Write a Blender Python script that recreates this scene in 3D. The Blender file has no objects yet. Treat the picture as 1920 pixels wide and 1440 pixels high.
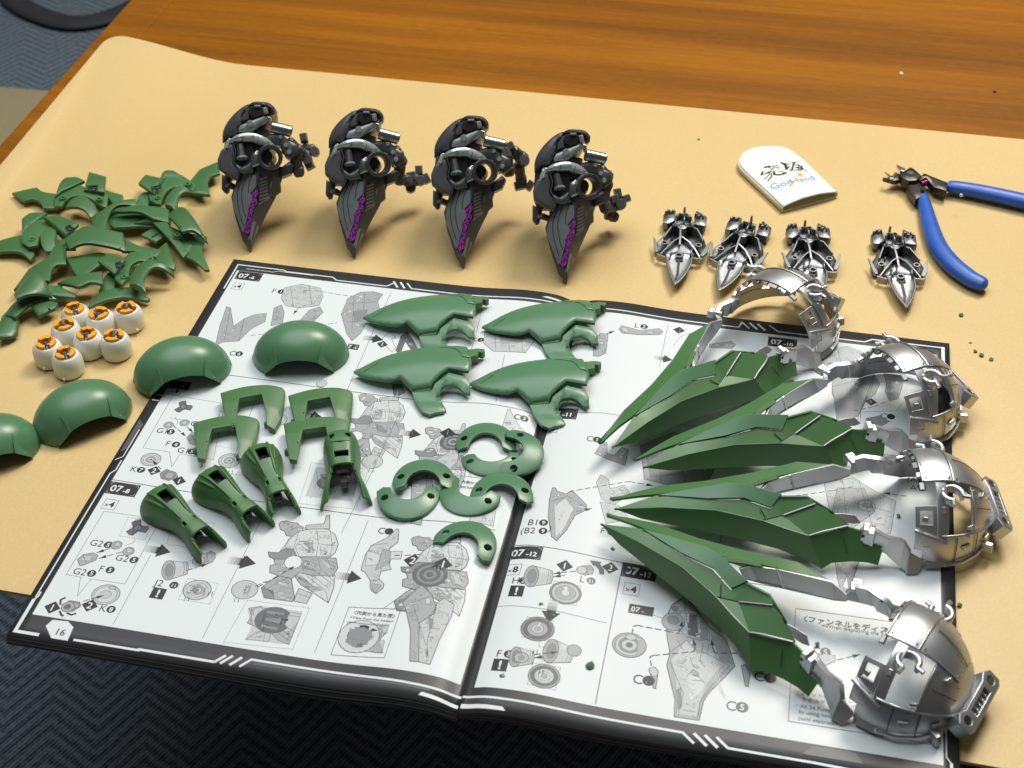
import bpy, bmesh, math, random
import numpy as np
from mathutils import Vector, Matrix
from mathutils.geometry import delaunay_2d_cdt, tessellate_polygon
random.seed(7)
S = 0.001                      # everything below is written in millimetres
SC = bpy.context.scene
COL = SC.collection

# ------------------------------------------------------------------ camera
F_PX = 2753.7
PITCH, ROLL, YAW = 0.706522714, -0.0147902177, -0.217205105
CAM = np.array([108.7, -374.1, 518.7])
FW = np.array([math.sin(YAW)*math.cos(PITCH), math.cos(YAW)*math.cos(PITCH), -math.sin(PITCH)])
_R = np.array([math.cos(YAW), -math.sin(YAW), 0.0]); _U = np.cross(_R, FW)
RT = math.cos(ROLL)*_R + math.sin(ROLL)*_U
UP = -math.sin(ROLL)*_R + math.cos(ROLL)*_U
cam_data = bpy.data.cameras.new('camera'); cam = bpy.data.objects.new('camera', cam_data); COL.objects.link(cam)
cam_data.sensor_width = 36.0; cam_data.lens = F_PX/1920*36
cam_data.clip_start = 0.02; cam_data.clip_end = 50
M = Matrix((tuple(RT), tuple(UP), tuple(-FW))).transposed().to_4x4(); M.translation = Vector(CAM)*S
cam.matrix_world = M
cam_data.dof.use_dof = True; cam_data.dof.focus_distance = 0.78; cam_data.dof.aperture_fstop = 17.0
SC.camera = cam

# ------------------------------------------------------------------ light
world = bpy.data.worlds.new('World'); SC.world = world; world.use_nodes = True
bg = world.node_tree.nodes['Background']; bg.inputs[0].default_value = (1.0, 0.95, 0.88, 1); bg.inputs[1].default_value = 0.08
def area(name, loc, target, size, power, col, sy=None):
    d = bpy.data.lights.new(name, 'AREA'); d.energy = power; d.color = col; d.shape = 'RECTANGLE' if sy else 'DISK'; d.size = size
    if sy: d.size_y = sy
    o = bpy.data.objects.new(name, d); COL.objects.link(o); o.location = Vector(loc)*S
    o.rotation_euler = (Vector(target)-Vector(loc)).to_track_quat('-Z', 'Y').to_euler(); return o
area('room_lamp', (420, 1250, 1500), (0, 250, 0), 0.60, 28, (1.0, 0.94, 0.83))
area('ceiling_lamp', (-380, 640, 1900), (0, 260, 0), 1.9, 36, (0.91, 0.97, 1.0))
SC.view_settings.view_transform = 'Standard'; SC.view_settings.look = 'None'
SC.view_settings.exposure = -0.10; SC.view_settings.gamma = 1.0
SC.render.film_transparent = False

# ------------------------------------------------------------------ helpers
def P(x, y, z=0.0):
    """photo pixel -> point at height z above the mat (mm)"""
    d = FW + RT*(x-960)/F_PX + UP*(720-y)/F_PX
    return Vector(CAM + d*((z-CAM[2])/d[2]))

def new_mat(name):
    m = bpy.data.materials.new(name); m.use_nodes = True
    nt = m.node_tree; return m, nt, nt.nodes['Principled BSDF']
def node(nt, typ, **kw):
    n = nt.nodes.new(typ)
    for k, v in kw.items():
        if k in n.inputs.keys(): n.inputs[k].default_value = v
        else: setattr(n, k, v)
    return n
def plastic(name, col, rough=0.38, metal=0.0, spec=0.5, coat=0.0, var=0.06, bump=0.02, bscale=900, rvar=0.08, sss=0.0):
    """moulded plastic with slight tone, gloss and surface variation"""
    m, nt, b = new_mat(name)
    tc = node(nt, 'ShaderNodeTexCoord')
    n1 = node(nt, 'ShaderNodeTexNoise', Scale=45.0, Detail=4.0)
    nt.links.new(tc.outputs['Object'], n1.inputs['Vector'])
    mx = node(nt, 'ShaderNodeMix', data_type='RGBA')
    mx.inputs[6].default_value = (*[max(0, c*(1-var)) for c in col], 1); mx.inputs[7].default_value = (*[min(1, c*(1+var)) for c in col], 1)
    nt.links.new(n1.outputs['Fac'], mx.inputs[0]); nt.links.new(mx.outputs[2], b.inputs['Base Color'])
    mr = node(nt, 'ShaderNodeMapRange'); mr.inputs['To Min'].default_value = max(0.03, rough-rvar); mr.inputs['To Max'].default_value = rough+rvar
    n2 = node(nt, 'ShaderNodeTexNoise', Scale=110.0, Detail=6.0); nt.links.new(tc.outputs['Object'], n2.inputs['Vector'])
    nt.links.new(n2.outputs['Fac'], mr.inputs['Value']); nt.links.new(mr.outputs[0], b.inputs['Roughness'])
    b.inputs['Metallic'].default_value = metal; b.inputs['Specular IOR Level'].default_value = spec; b.inputs['Coat Weight'].default_value = coat
    if bump:
        n3 = node(nt, 'ShaderNodeTexNoise', Scale=float(bscale), Detail=2.0); nt.links.new(tc.outputs['Object'], n3.inputs['Vector'])
        bp = node(nt, 'ShaderNodeBump', Strength=bump, Distance=0.0004); nt.links.new(n3.outputs['Fac'], bp.inputs['Height']); nt.links.new(bp.outputs[0], b.inputs['Normal'])
    return m
MT = {}
MT['green'] = plastic('green_plastic', (0.064, 0.165, 0.052), 0.40)
MT['green_b'] = plastic('bluish_green_plastic', (0.086, 0.208, 0.104), 0.32)
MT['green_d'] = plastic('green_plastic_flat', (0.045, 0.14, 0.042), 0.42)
MT['silver'] = plastic('silver_plastic', (0.50, 0.51, 0.52), 0.38, metal=0.88, var=0.04, bump=0.0, rvar=0.05)
MT['silver_in'] = plastic('plated_silver', (0.56, 0.58, 0.59), 0.31, metal=0.9, var=0.05, bump=0.0, rvar=0.05)
MT['silver_d'] = plastic('dark_plated_silver', (0.29, 0.30, 0.305), 0.40, metal=0.9, var=0.06, bump=0.0, rvar=0.06)
MT['gun'] = plastic('gunmetal_plastic', (0.075, 0.077, 0.081), 0.33, metal=0.45, var=0.10)
MT['gun_l'] = plastic('gunmetal_sheen', (0.26, 0.285, 0.29), 0.34, metal=0.25, var=0.06)
MT['gun_s'] = plastic('dark_silver', (0.42, 0.45, 0.45), 0.26, metal=1.0, var=0.05, bump=0)
MT['gun_m'] = plastic('mid_gunmetal', (0.11, 0.112, 0.117), 0.34, metal=0.40, var=0.08)
MT['pewter'] = plastic('pewter_plastic', (0.20, 0.205, 0.21), 0.36, metal=0.9, var=0.06, bump=0)
MT['visor'] = plastic('visor_silver', (0.50, 0.55, 0.54), 0.30, metal=0.45, var=0.05, bump=0)
MT['grey_d'] = plastic('dark_grey_plastic', (0.072, 0.071, 0.073), 0.38)
MT['black'] = plastic('black_plastic', (0.012, 0.012, 0.013), 0.4)
MT['white'] = plastic('cream_white_plastic', (0.74, 0.74, 0.66), 0.42, var=0.02)
MT['orange'] = plastic('orange_plastic', (0.90, 0.36, 0.008), 0.38, var=0.04)
MT['steel'] = plastic('blackened_steel', (0.07, 0.065, 0.06), 0.33, metal=0.8, bump=0.06)
MT['bright'] = plastic('ground_steel', (0.75, 0.72, 0.66), 0.2, metal=1.0)
MT['blue'] = plastic('blue_vinyl', (0.022, 0.105, 0.46), 0.40, var=0.05, bump=0.05, bscale=500)
MT['pink'] = plastic('magenta_coil', (0.35, 0.03, 0.16), 0.3, metal=0.6)
MT['mark'] = plastic('black_mark', (0.010, 0.014, 0.011), 0.5)
def foil_purple():
    m, nt, b = new_mat('purple_foil')
    tc = node(nt, 'ShaderNodeTexCoord'); v = node(nt, 'ShaderNodeTexVoronoi', Scale=900.0); nt.links.new(tc.outputs['Object'], v.inputs['Vector'])
    cr = node(nt, 'ShaderNodeValToRGB'); cr.color_ramp.elements[0].position = 0.15; cr.color_ramp.elements[0].color = (0.90, 0.16, 1.0, 1)
    cr.color_ramp.elements[1].position = 0.62; cr.color_ramp.elements[1].color = (0.24, 0.02, 0.36, 1)
    nt.links.new(v.outputs['Distance'], cr.inputs[0]); nt.links.new(cr.outputs[0], b.inputs['Base Color'])
    b.inputs['Metallic'].default_value = 0.45; b.inputs['Roughness'].default_value = 0.25
    bp = node(nt, 'ShaderNodeBump', Strength=0.6, Distance=0.0003); nt.links.new(v.outputs['Distance'], bp.inputs['Height']); nt.links.new(bp.outputs[0], b.inputs['Normal'])
    return m
MT['purple'] = foil_purple()

def tag(o, label=None, cat=None, group=None, kind=None):
    if label: o['label'] = label
    if cat: o['category'] = cat
    if group: o['group'] = group
    if kind: o['kind'] = kind
    return o
def thing(name, label, cat, loc=(0, 0, 0), rot=(0, 0, 0), group=None):
    o = bpy.data.objects.new(name, None); COL.objects.link(o); o.empty_display_size = 0.01
    o.location = Vector(loc)*S; o.rotation_euler = rot
    return tag(o, label, cat, group)
def link(name, me, mat, parent=None, loc=(0, 0, 0), rot=(0, 0, 0), bevel=0, seg=2, solid=0, subd=0, off=-1.0):
    o = bpy.data.objects.new(name, me); COL.objects.link(o)
    for m in (mat if isinstance(mat, (list, tuple)) else [mat]):
        if me.materials.find(m.name) < 0 or isinstance(mat, (list, tuple)): me.materials.append(m)
    if parent: o.parent = parent
    o.location = Vector(loc)*S; o.rotation_euler = rot
    if subd:
        k = o.modifiers.new('subd', 'SUBSURF'); k.levels = subd; k.render_levels = subd
    if solid:
        k = o.modifiers.new('solid', 'SOLIDIFY'); k.thickness = solid*S; k.offset = off
    if bevel:
        k = o.modifiers.new('bevel', 'BEVEL'); k.width = bevel*S; k.segments = seg; k.limit_method = 'ANGLE'; k.angle_limit = math.radians(35); k.harden_normals = True
    return o
def from_bm(bm, smooth=35):
    me = bpy.data.meshes.new('mesh'); bm.to_mesh(me); bm.free()
    if smooth:
        me.shade_smooth(); me.set_sharp_from_angle(angle=math.radians(smooth))
    return me
def mk(verts, faces, smooth=35, fix=True):
    bm = bmesh.new(); vs = [bm.verts.new(Vector(v)*S) for v in verts]
    for f in faces:
        try: bm.faces.new([vs[i] for i in f])
        except ValueError: pass
    if fix: bmesh.ops.recalc_face_normals(bm, faces=bm.faces)
    return from_bm(bm, smooth)
def outl(pts, n=5):
    """closed outline; a point with a third value 1 is smooth, the others are corners"""
    N = len(pts); res = []
    for i in range(N):
        a, b = pts[i], pts[(i+1) % N]; pa, nb = pts[i-1], pts[(i+2) % N]
        sa, sb = len(a) > 2 and a[2], len(b) > 2 and b[2]
        res.append((a[0], a[1]))
        if not (sa or sb): continue
        pv, q = np.array(a[:2], float), np.array(b[:2], float)
        L = np.linalg.norm(q-pv)
        ta = (q-np.array(pa[:2], float)) if sa else (q-pv)
        tb = (np.array(nb[:2], float)-pv) if sb else (q-pv)
        ta = ta/(np.linalg.norm(ta)+1e-9)*L; tb = tb/(np.linalg.norm(tb)+1e-9)*L
        for k in range(1, n):
            t = k/n
            r = (2*t**3-3*t**2+1)*pv+(t**3-2*t**2+t)*ta+(-2*t**3+3*t**2)*q+(t**3-t**2)*tb
            res.append((r[0], r[1]))
    return res
def curve(pts, n=6):
    """open smooth curve through points of any dimension"""
    p = [np.array(q, float) for q in pts]; res = []
    for i in range(len(p)-1):
        a, b = p[i], p[i+1]
        ta = (b-p[i-1])/2 if i > 0 else b-a
        tb = (p[i+2]-a)/2 if i+2 < len(p) else b-a
        for k in range(n):
            t = k/n
            res.append((2*t**3-3*t**2+1)*a+(t**3-2*t**2+t)*ta+(-2*t**3+3*t**2)*b+(t**3-t**2)*tb)
    res.append(p[-1]); return res
def inside(pt, poly):
    x, y = pt; c = False; j = len(poly)-1
    for i in range(len(poly)):
        xi, yi = poly[i]; xj, yj = poly[j]
        if (yi > y) != (yj > y) and x < (xj-xi)*(y-yi)/(yj-yi)+xi: c = not c
        j = i
    return c
def circle(cx, cy, r, n=16, ry=None, a0=0):
    ry = ry or r
    return [(cx+r*math.cos(a0+2*math.pi*k/n), cy+ry*math.sin(a0+2*math.pi*k/n)) for k in range(n)]
def edge_dist(pts, poly):
    p = np.array(pts); d = np.full(len(p), 1e9); Q = np.array(poly)
    for i in range(len(Q)):
        a, b = Q[i], Q[(i+1) % len(Q)]; ab = b-a
        t = np.clip(((p-a)@ab)/(ab@ab+1e-12), 0, 1)
        d = np.minimum(d, np.linalg.norm(p-a-t[:, None]*ab, axis=1))
    return d
def plate(outline, holes=(), h=0.0, edge=8.0, thick=1.5, grid=2.5, zf=None, smooth=40, flat_bottom=False, power=0.5, dist=None, relax=0):
    """a real moulded plate: outline (mm) with holes, crowned by h within edge of its border, following zf(x,y)"""
    outline = [tuple(map(float, q[:2])) for q in outline]; holes = [[tuple(map(float, q[:2])) for q in hh] for hh in holes]
    V, E = [], []
    for ring in [outline]+list(holes):
        b0 = len(V); V += ring; E += [(b0+i, b0+(i+1) % len(ring)) for i in range(len(ring))]
    if grid:
        xs = [q[0] for q in outline]; ys = [q[1] for q in outline]
        cand = []
        y = min(ys)+grid/2; r = 0
        while y < max(ys):
            x = min(xs)+grid*(0.5 if r % 2 else 1.0)
            while x < max(xs):
                if inside((x, y), outline) and not any(inside((x, y), hh) for hh in holes): cand.append((x, y))
                x += grid
            y += grid*0.87; r += 1
        if cand:
            dd = edge_dist(cand, outline)
            for hh in holes: dd = np.minimum(dd, edge_dist(cand, hh))
            V += [c for c, d in zip(cand, dd) if d > grid*0.35]
    vo, eo, fo, *_ = delaunay_2d_cdt([Vector(v) for v in V], E, [], 1, 1e-5)
    vo = [tuple(v) for v in vo]
    fo = [f for f in fo if inside(tuple(np.mean([vo[i] for i in f], axis=0)), outline) and not any(inside(tuple(np.mean([vo[i] for i in f], axis=0)), hh) for hh in holes)]
    d = edge_dist(vo, dist or outline)
    if dist: d = np.array([q if inside(v, dist) else 0.0 for q, v in zip(d, vo)])
    prof = h*np.power(np.clip(1-(1-np.clip(d/edge, 0, 1))**2, 0, 1), power)
    if relax:                                             # even out the crown
        nb = [set() for _ in vo]
        for f in fo:
            for a in f: nb[a].update(x for x in f if x != a)
        fix = edge_dist(vo, outline) < 1e-3; nl = [np.array(sorted(q)) if q else None for q in nb]
        for _ in range(relax): prof = np.array([prof[i] if (fix[i] or nl[i] is None) else 0.4*prof[i]+0.6*prof[nl[i]].mean() for i in range(len(vo))])
    z = np.array([zf(*v) if zf else 0.0 for v in vo])
    top = [(v[0], v[1], z[i]+prof[i]) for i, v in enumerate(vo)]
    bot = [(v[0], v[1], (z[i] if flat_bottom else z[i]+prof[i])-thick) for i, v in enumerate(vo)]
    n = len(vo); cnt = {}
    for f in fo:
        for a, b in zip(f, f[1:]+f[:1]):
            cnt[frozenset((a, b))] = cnt.get(frozenset((a, b)), 0)+1
    faces = [tuple(f) for f in fo]+[tuple(n+i for i in reversed(f)) for f in fo]
    for f in fo:
        for a, b in zip(f, f[1:]+f[:1]):
            if cnt[frozenset((a, b))] == 1: faces.append((b, a, n+a, n+b))
    return mk(top+bot, faces, smooth)
def prism(outline, z0, z1, smooth=30, xf=None):
    n = len(outline); vs = [(q[0], q[1], z0) for q in outline]+[(q[0], q[1], z1) for q in outline]
    if xf: vs = [xf(*v) for v in vs]
    return mk(vs, [tuple(reversed(range(n))), tuple(range(n, 2*n))]+[(i, (i+1) % n, n+(i+1) % n, n+i) for i in range(n)], smooth)
def loft(secs, close=True, caps=True, smooth=40):
    """skin a list of cross-sections (equal point counts)"""
    n = len(secs[0]); vs = [tuple(p) for s in secs for p in s]; fs = []
    for k in range(len(secs)-1):
        for i in range(n if close else n-1):
            j = (i+1) % n; fs.append((k*n+i, k*n+j, (k+1)*n+j, (k+1)*n+i))
    if caps and close: fs += [tuple(range(n)), tuple((len(secs)-1)*n+i for i in range(n))]
    return mk(vs, fs, smooth)
def revolve(prof, n=28, smooth=35, axis='z'):
    secs = []
    for r, z in prof:
        secs.append([(max(r, 0.001)*math.cos(2*math.pi*k/n), max(r, 0.001)*math.sin(2*math.pi*k/n), z) for k in range(n)])
    return loft(secs, True, False, smooth)
def frames(pts):
    P_ = [Vector(p) for p in pts]; fr = []; up = Vector((0, 0, 1))
    for i, p in enumerate(P_):
        t = (P_[min(i+1, len(P_)-1)]-P_[max(i-1, 0)]).normalized()
        s = t.cross(up); s = s.normalized() if s.length > 1e-4 else Vector((1, 0, 0))
        fr.append((p, t, s, s.cross(t)))
    return fr
def tube(pts, r, n=10, caps=True, smooth=50, flat=1.0):
    secs = []
    for i, (p, t, s, u) in enumerate(frames(pts)):
        rr = r[i] if isinstance(r, (list, tuple)) else r
        secs.append([tuple(p+s*(rr*math.cos(2*math.pi*k/n))+u*(rr*flat*math.sin(2*math.pi*k/n))) for k in range(n)])
    return loft(secs, True, caps, smooth)
def boxm(sx, sy, sz, taper=1.0, at=(0, 0, 0), R=None, smooth=30):
    """block, base centred on the origin, upper face scaled by taper"""
    v = []
    for z, k in ((0, 1), (sz, taper)):
        for a, b in ((-1, -1), (1, -1), (1, 1), (-1, 1)): v.append(Vector((a*sx/2*k, b*sy/2*k, z)))
    if R is not None: v = [R @ q for q in v]
    v = [tuple(q+Vector(at)) for q in v]
    return mk(v, [(3, 2, 1, 0), (4, 5, 6, 7), (0, 1, 5, 4), (1, 2, 6, 5), (2, 3, 7, 6), (3, 0, 4, 7)], smooth)
def join(*meshes, smooth=35):
    bm = bmesh.new()
    for m in meshes: bm.from_mesh(m)
    return from_bm(bm, smooth)
def copy_tree(o, parent=None):
    c = o.copy(); COL.objects.link(c); c.parent = parent
    for ch in list(o.children): copy_tree(ch, c)
    return c
def rotz(p, a): return (p[0]*math.cos(a)-p[1]*math.sin(a), p[0]*math.sin(a)+p[1]*math.cos(a))
def trace(pts, z, o, ang=0.0):
    """photo outline laid at height z (or own third/fourth value) -> local plan outline about o, turned by -ang"""
    res = []
    for q in pts:
        w = P(q[0], q[1], z); l = rotz((w.x-o[0], w.y-o[1]), -ang)
        res.append((l[0], l[1])+tuple(q[2:3]))
    return res
# ------------------------------------------------------------------ setting: carpet, table, mat
def carpet_mat():
    m, nt, b = new_mat('herringbone_carpet'); tc = node(nt, 'ShaderNodeTexCoord'); sp = node(nt, 'ShaderNodeSeparateXYZ'); nt.links.new(tc.outputs['Object'], sp.inputs[0])
    def mth(op, a, c=None):
        n = node(nt, 'ShaderNodeMath', operation=op)
        for i, v in enumerate((a, c)):
            if v is None: continue
            if isinstance(v, (int, float)): n.inputs[i].default_value = v
            else: nt.links.new(v, n.inputs[i])
        return n.outputs[0]
    u = mth('ADD', mth('MULTIPLY', sp.outputs[0], 0.94), mth('MULTIPLY', sp.outputs[1], 0.34)); v = mth('SUBTRACT', mth('MULTIPLY', sp.outputs[1], 0.94), mth('MULTIPLY', sp.outputs[0], 0.34))
    zig = mth('PINGPONG', u, 0.036)
    st = mth('SINE', mth('MULTIPLY', mth('ADD', v, zig), 2*math.pi/0.0135))
    wv = mth('SINE', mth('MULTIPLY', mth('SUBTRACT', u, v), 2*math.pi/0.0042))
    hgt = mth('ADD', mth('MULTIPLY', st, 0.24), mth('MULTIPLY', wv, 0.30))
    nz = node(nt, 'ShaderNodeTexNoise', Scale=260.0, Detail=4.0); nt.links.new(tc.outputs['Object'], nz.inputs['Vector'])
    fac = mth('ADD', mth('ADD', hgt, 0.5), mth('MULTIPLY', mth('SUBTRACT', nz.outputs['Fac'], 0.5), 1.3))
    cr = node(nt, 'ShaderNodeValToRGB'); cr.color_ramp.elements[0].color = (0.036, 0.040, 0.046, 1); cr.color_ramp.elements[1].color = (0.20, 0.26, 0.32, 1)
    nt.links.new(fac, cr.inputs[0]); nt.links.new(cr.outputs[0], b.inputs['Base Color']); b.inputs['Roughness'].default_value = 0.95; b.inputs['Specular IOR Level'].default_value = 0.15
    bp = node(nt, 'ShaderNodeBump', Strength=0.8, Distance=0.002); nt.links.new(fac, bp.inputs['Height']); nt.links.new(bp.outputs[0], b.inputs['Normal'])
    return m
FZ = -400.0
carpet = link('carpet', plate([(-3500, -1800), (3000, -1800), (3000, 4200), (-3500, 4200)], thick=6, grid=0, zf=lambda x, y: FZ), carpet_mat())
tag(carpet, 'blue grey herringbone carpet under the table', kind='structure')
def beige_mat():
    m, nt, b = new_mat('beige_rug'); n1 = node(nt, 'ShaderNodeTexNoise', Scale=300.0, Detail=5.0); tc = node(nt, 'ShaderNodeTexCoord'); nt.links.new(tc.outputs['Object'], n1.inputs['Vector'])
    cr = node(nt, 'ShaderNodeValToRGB'); cr.color_ramp.elements[0].color = (0.24, 0.20, 0.11, 1); cr.color_ramp.elements[1].color = (0.36, 0.30, 0.17, 1)
    nt.links.new(n1.outputs['Fac'], cr.inputs[0]); nt.links.new(cr.outputs[0], b.inputs['Base Color']); b.inputs['Roughness'].default_value = 0.9
    return m
rb = link('floor_rug', plate([(-1500, 700), (-650, 708), (-640, 1118), (-1500, 1106)], thick=5, grid=0, zf=lambda x, y: FZ+5), beige_mat(), bevel=1.5)
tag(rb, 'plain beige rug lying on the carpet beyond the left table edge', 'rug')
cpts = curve([tuple(P(x, y, FZ+7)) for x, y in ((14, -40), (22, -6), (62, 22), (130, 42), (196, 34), (262, 6), (330, -30))], 8)
tag(link('floor_streak', tube(cpts, 17, 12, flat=0.38), plastic('dark_streak', (0.02, 0.022, 0.026), 0.8, bump=0.3), None), 'dark curved strap lying on the blue carpet behind the table corner', 'streak')  # flattened dark tube curving across the carpet

def wood_mat():
    m, nt, b = new_mat('varnished_wood'); tc = node(nt, 'ShaderNodeTexCoord')
    mp = node(nt, 'ShaderNodeMapping'); mp.inputs['Scale'].default_value = (0.55, 9.0, 9.0); nt.links.new(tc.outputs['Object'], mp.inputs[0])
    n0 = node(nt, 'ShaderNodeTexNoise', Scale=1.4, Detail=2.0); nt.links.new(mp.outputs[0], n0.inputs['Vector'])
    mp2 = node(nt, 'ShaderNodeMapping'); mp2.inputs['Scale'].default_value = (5.0, 130.0, 130.0); nt.links.new(tc.outputs['Object'], mp2.inputs[0])
    n1 = node(nt, 'ShaderNodeTexNoise', Scale=2.0, Detail=7.0, Roughness=0.65); nt.links.new(mp2.outputs[0], n1.inputs['Vector'])
    mp3 = node(nt, 'ShaderNodeMapping'); mp3.inputs['Scale'].default_value = (60.0, 240.0, 200.0); nt.links.new(tc.outputs['Object'], mp3.inputs[0])
    n2 = node(nt, 'ShaderNodeTexNoise', Scale=2.2, Detail=4.0, Roughness=0.6); nt.links.new(mp3.outputs[0], n2.inputs['Vector'])
    mp4 = node(nt, 'ShaderNodeMapping'); mp4.inputs['Scale'].default_value = (1.2, 26.0, 26.0); nt.links.new(tc.outputs['Object'], mp4.inputs[0])
    n3 = node(nt, 'ShaderNodeTexNoise', Scale=1.7, Detail=4.0, Roughness=0.5); nt.links.new(mp4.outputs[0], n3.inputs['Vector'])
    def mth(op, a, c):
        n = node(nt, 'ShaderNodeMath', operation=op)
        for i, v in enumerate((a, c)):
            if isinstance(v, (int, float)): n.inputs[i].default_value = v
            else: nt.links.new(v, n.inputs[i])
        return n.outputs[0]
    s = mth('ADD', mth('MULTIPLY', n0.outputs['Fac'], 0.34), mth('MULTIPLY', n1.outputs['Fac'], 0.22))
    s = mth('ADD', s, mth('MULTIPLY', n2.outputs['Fac'], 0.16)); s = mth('ADD', s, mth('MULTIPLY', n3.outputs['Fac'], 0.34))
    cr = node(nt, 'ShaderNodeValToRGB'); e = cr.color_ramp.elements
    e[0].position = 0.36; e[0].color = (0.105, 0.036, 0.0006, 1); e[1].position = 0.74; e[1].color = (0.42, 0.150, 0.0010, 1)
    k = e.new(0.53); k.color = (0.235, 0.079, 0.0005, 1)
    nt.links.new(s, cr.inputs[0]); nt.links.new(cr.outputs[0], b.inputs['Base Color'])
    b.inputs['Roughness'].default_value = 0.5; b.inputs['Specular IOR Level'].default_value = 0.2; b.inputs['Coat Weight'].default_value = 0.0; b.inputs['Coat Roughness'].default_value = 0.25
    bp = node(nt, 'ShaderNodeBump', Strength=0.12, Distance=0.0004); nt.links.new(n2.outputs['Fac'], bp.inputs['Height']); nt.links.new(bp.outputs[0], b.inputs['Normal'])
    return m
table = thing('wooden_table', 'varnished orange brown wooden table under the beige desk mat', 'table', (0, 0, FZ))
WOOD = wood_mat()
edge_band = 34
link('table_top', prism(outl([(-417+edge_band, 62), (1250, 56), (1250, 1500), (-417+edge_band, 1500)]), -FZ-36, -FZ-2.2), WOOD, table)
link('edge_strip', prism([(-417, 62.4), (-417+edge_band-0.4, 62), (-417+edge_band-0.4, 1500), (-417, 1500)], -FZ-37, -FZ-2.0), WOOD, table, bevel=2.5, seg=3)
for x, y in ((-380, 90), (1200, 90), (-380, 1440), (1200, 1440)):
    link('leg', boxm(48, 48, -FZ-37, 1.15, (x, y, 0)), WOOD, table, bevel=3)

def mat_mat():
    m, nt, b = new_mat('tan_leatherette'); tc = node(nt, 'ShaderNodeTexCoord')
    n0 = node(nt, 'ShaderNodeTexNoise', Scale=4.0, Detail=3.0); nt.links.new(tc.outputs['Object'], n0.inputs['Vector'])
    v = node(nt, 'ShaderNodeTexVoronoi', Scale=800.0); v.feature = 'SMOOTH_F1'; nt.links.new(tc.outputs['Object'], v.inputs['Vector'])
    cr = node(nt, 'ShaderNodeValToRGB'); cr.color_ramp.elements[0].position = 0.3; cr.color_ramp.elements[1].position = 0.7
    cr.color_ramp.elements[0].color = (0.650, 0.458, 0.192, 1); cr.color_ramp.elements[1].color = (0.700, 0.505, 0.222, 1)
    nt.links.new(n0.outputs['Fac'], cr.inputs[0])
    mx = node(nt, 'ShaderNodeMix', data_type='RGBA', blend_type='MULTIPLY'); mx.inputs[0].default_value = 0.10
    nt.links.new(cr.outputs[0], mx.inputs[6]); nt.links.new(v.outputs['Distance'], mx.inputs[7]); nt.links.new(mx.outputs[2], b.inputs['Base Color'])
    b.inputs['Roughness'].default_value = 0.48; b.inputs['Specular IOR Level'].default_value = 0.42
    bp = node(nt, 'ShaderNodeBump', Strength=0.16, Distance=0.0004, invert=True); nt.links.new(v.outputs['Distance'], bp.inputs['Height'])
    nw = node(nt, 'ShaderNodeTexNoise', Scale=9.0, Detail=3.0); nt.links.new(tc.outputs['Object'], nw.inputs['Vector'])
    b2 = node(nt, 'ShaderNodeBump', Strength=0.25, Distance=0.004); nt.links.new(nw.outputs['Fac'], b2.inputs['Height']); nt.links.new(bp.outputs[0], b2.inputs['Normal']); nt.links.new(b2.outputs[0], b.inputs['Normal'])
    return m
def mat_z(x, y):
    # the far left corner of the mat curls up off the table; the far edge ripples a little
    a = max(0.0, 1-(x+393)/105.0); c = max(0.0, 1-(534-y)/190.0)
    return 15.0*(a*a*(3-2*a))*(c**1.6)
rad = 14
def rcorner(cx, cy, a0): return [(cx+rad*math.cos(math.radians(a0+t)), cy+rad*math.sin(math.radians(a0+t))) for t in (0, 18, 36, 54, 72, 90)]
mo = [(-393, 29.3), (520, 14.5), (520, 534)]
mo = [(-393, 28.6), (-300, 28)]+[(x, 27.5-0.0195*(x+228)) for x in range(-200, 521, 60)]+[(520, 533), (300, 533), (0, 533.5), (-200, 534)]+[(-250-12*k, 534) for k in range(11)]+rcorner(-393+rad, 534-rad, 90)
matmesh = plate(mo, thick=2.0, grid=16, zf=mat_z, smooth=60)
desk_mat = link('desk_mat', matmesh, mat_mat())
tag(desk_mat, 'tan leatherette desk mat with one curled up corner on wooden table', 'desk mat')
# ------------------------------------------------------------------ instruction booklet
PW, PH, PZ = 210.0, 297.0, 3.0
def page_z(x, y):
    ax = abs(x)
    gut = 1-math.exp(-(ax/7.0)**2)
    bul = (2.6 if x < 0 else 2.0)*math.exp(-((ax-26)/24.0)**2)
    wav = 0.35*math.sin(x*0.031+1.0+y*0.008)*math.sin(y*0.021+0.4)*min(1, ax/40)
    return (PZ+bul)*(0.35+0.65*gut)+wav
def paper(name, col, rough=0.42):
    m, nt, b = new_mat(name); tc = node(nt, 'ShaderNodeTexCoord')
    n0 = node(nt, 'ShaderNodeTexNoise', Scale=14.0, Detail=3.0); nt.links.new(tc.outputs['Object'], n0.inputs['Vector'])
    mr = node(nt, 'ShaderNodeMapRange'); mr.inputs['To Min'].default_value = rough-0.05; mr.inputs['To Max'].default_value = rough+0.06
    nt.links.new(n0.outputs['Fac'], mr.inputs['Value']); nt.links.new(mr.outputs[0], b.inputs['Roughness'])
    b.inputs['Base Color'].default_value = (*col, 1); b.inputs['Specular IOR Level'].default_value = 0.38
    n1 = node(nt, 'ShaderNodeTexNoise', Scale=1600.0, Detail=2.0); nt.links.new(tc.outputs['Object'], n1.inputs['Vector'])
    bp = node(nt, 'ShaderNodeBump', Strength=0.05, Distance=0.0002); nt.links.new(n1.outputs['Fac'], bp.inputs['Height']); nt.links.new(bp.outputs[0], b.inputs['Normal'])
    return m
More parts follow.
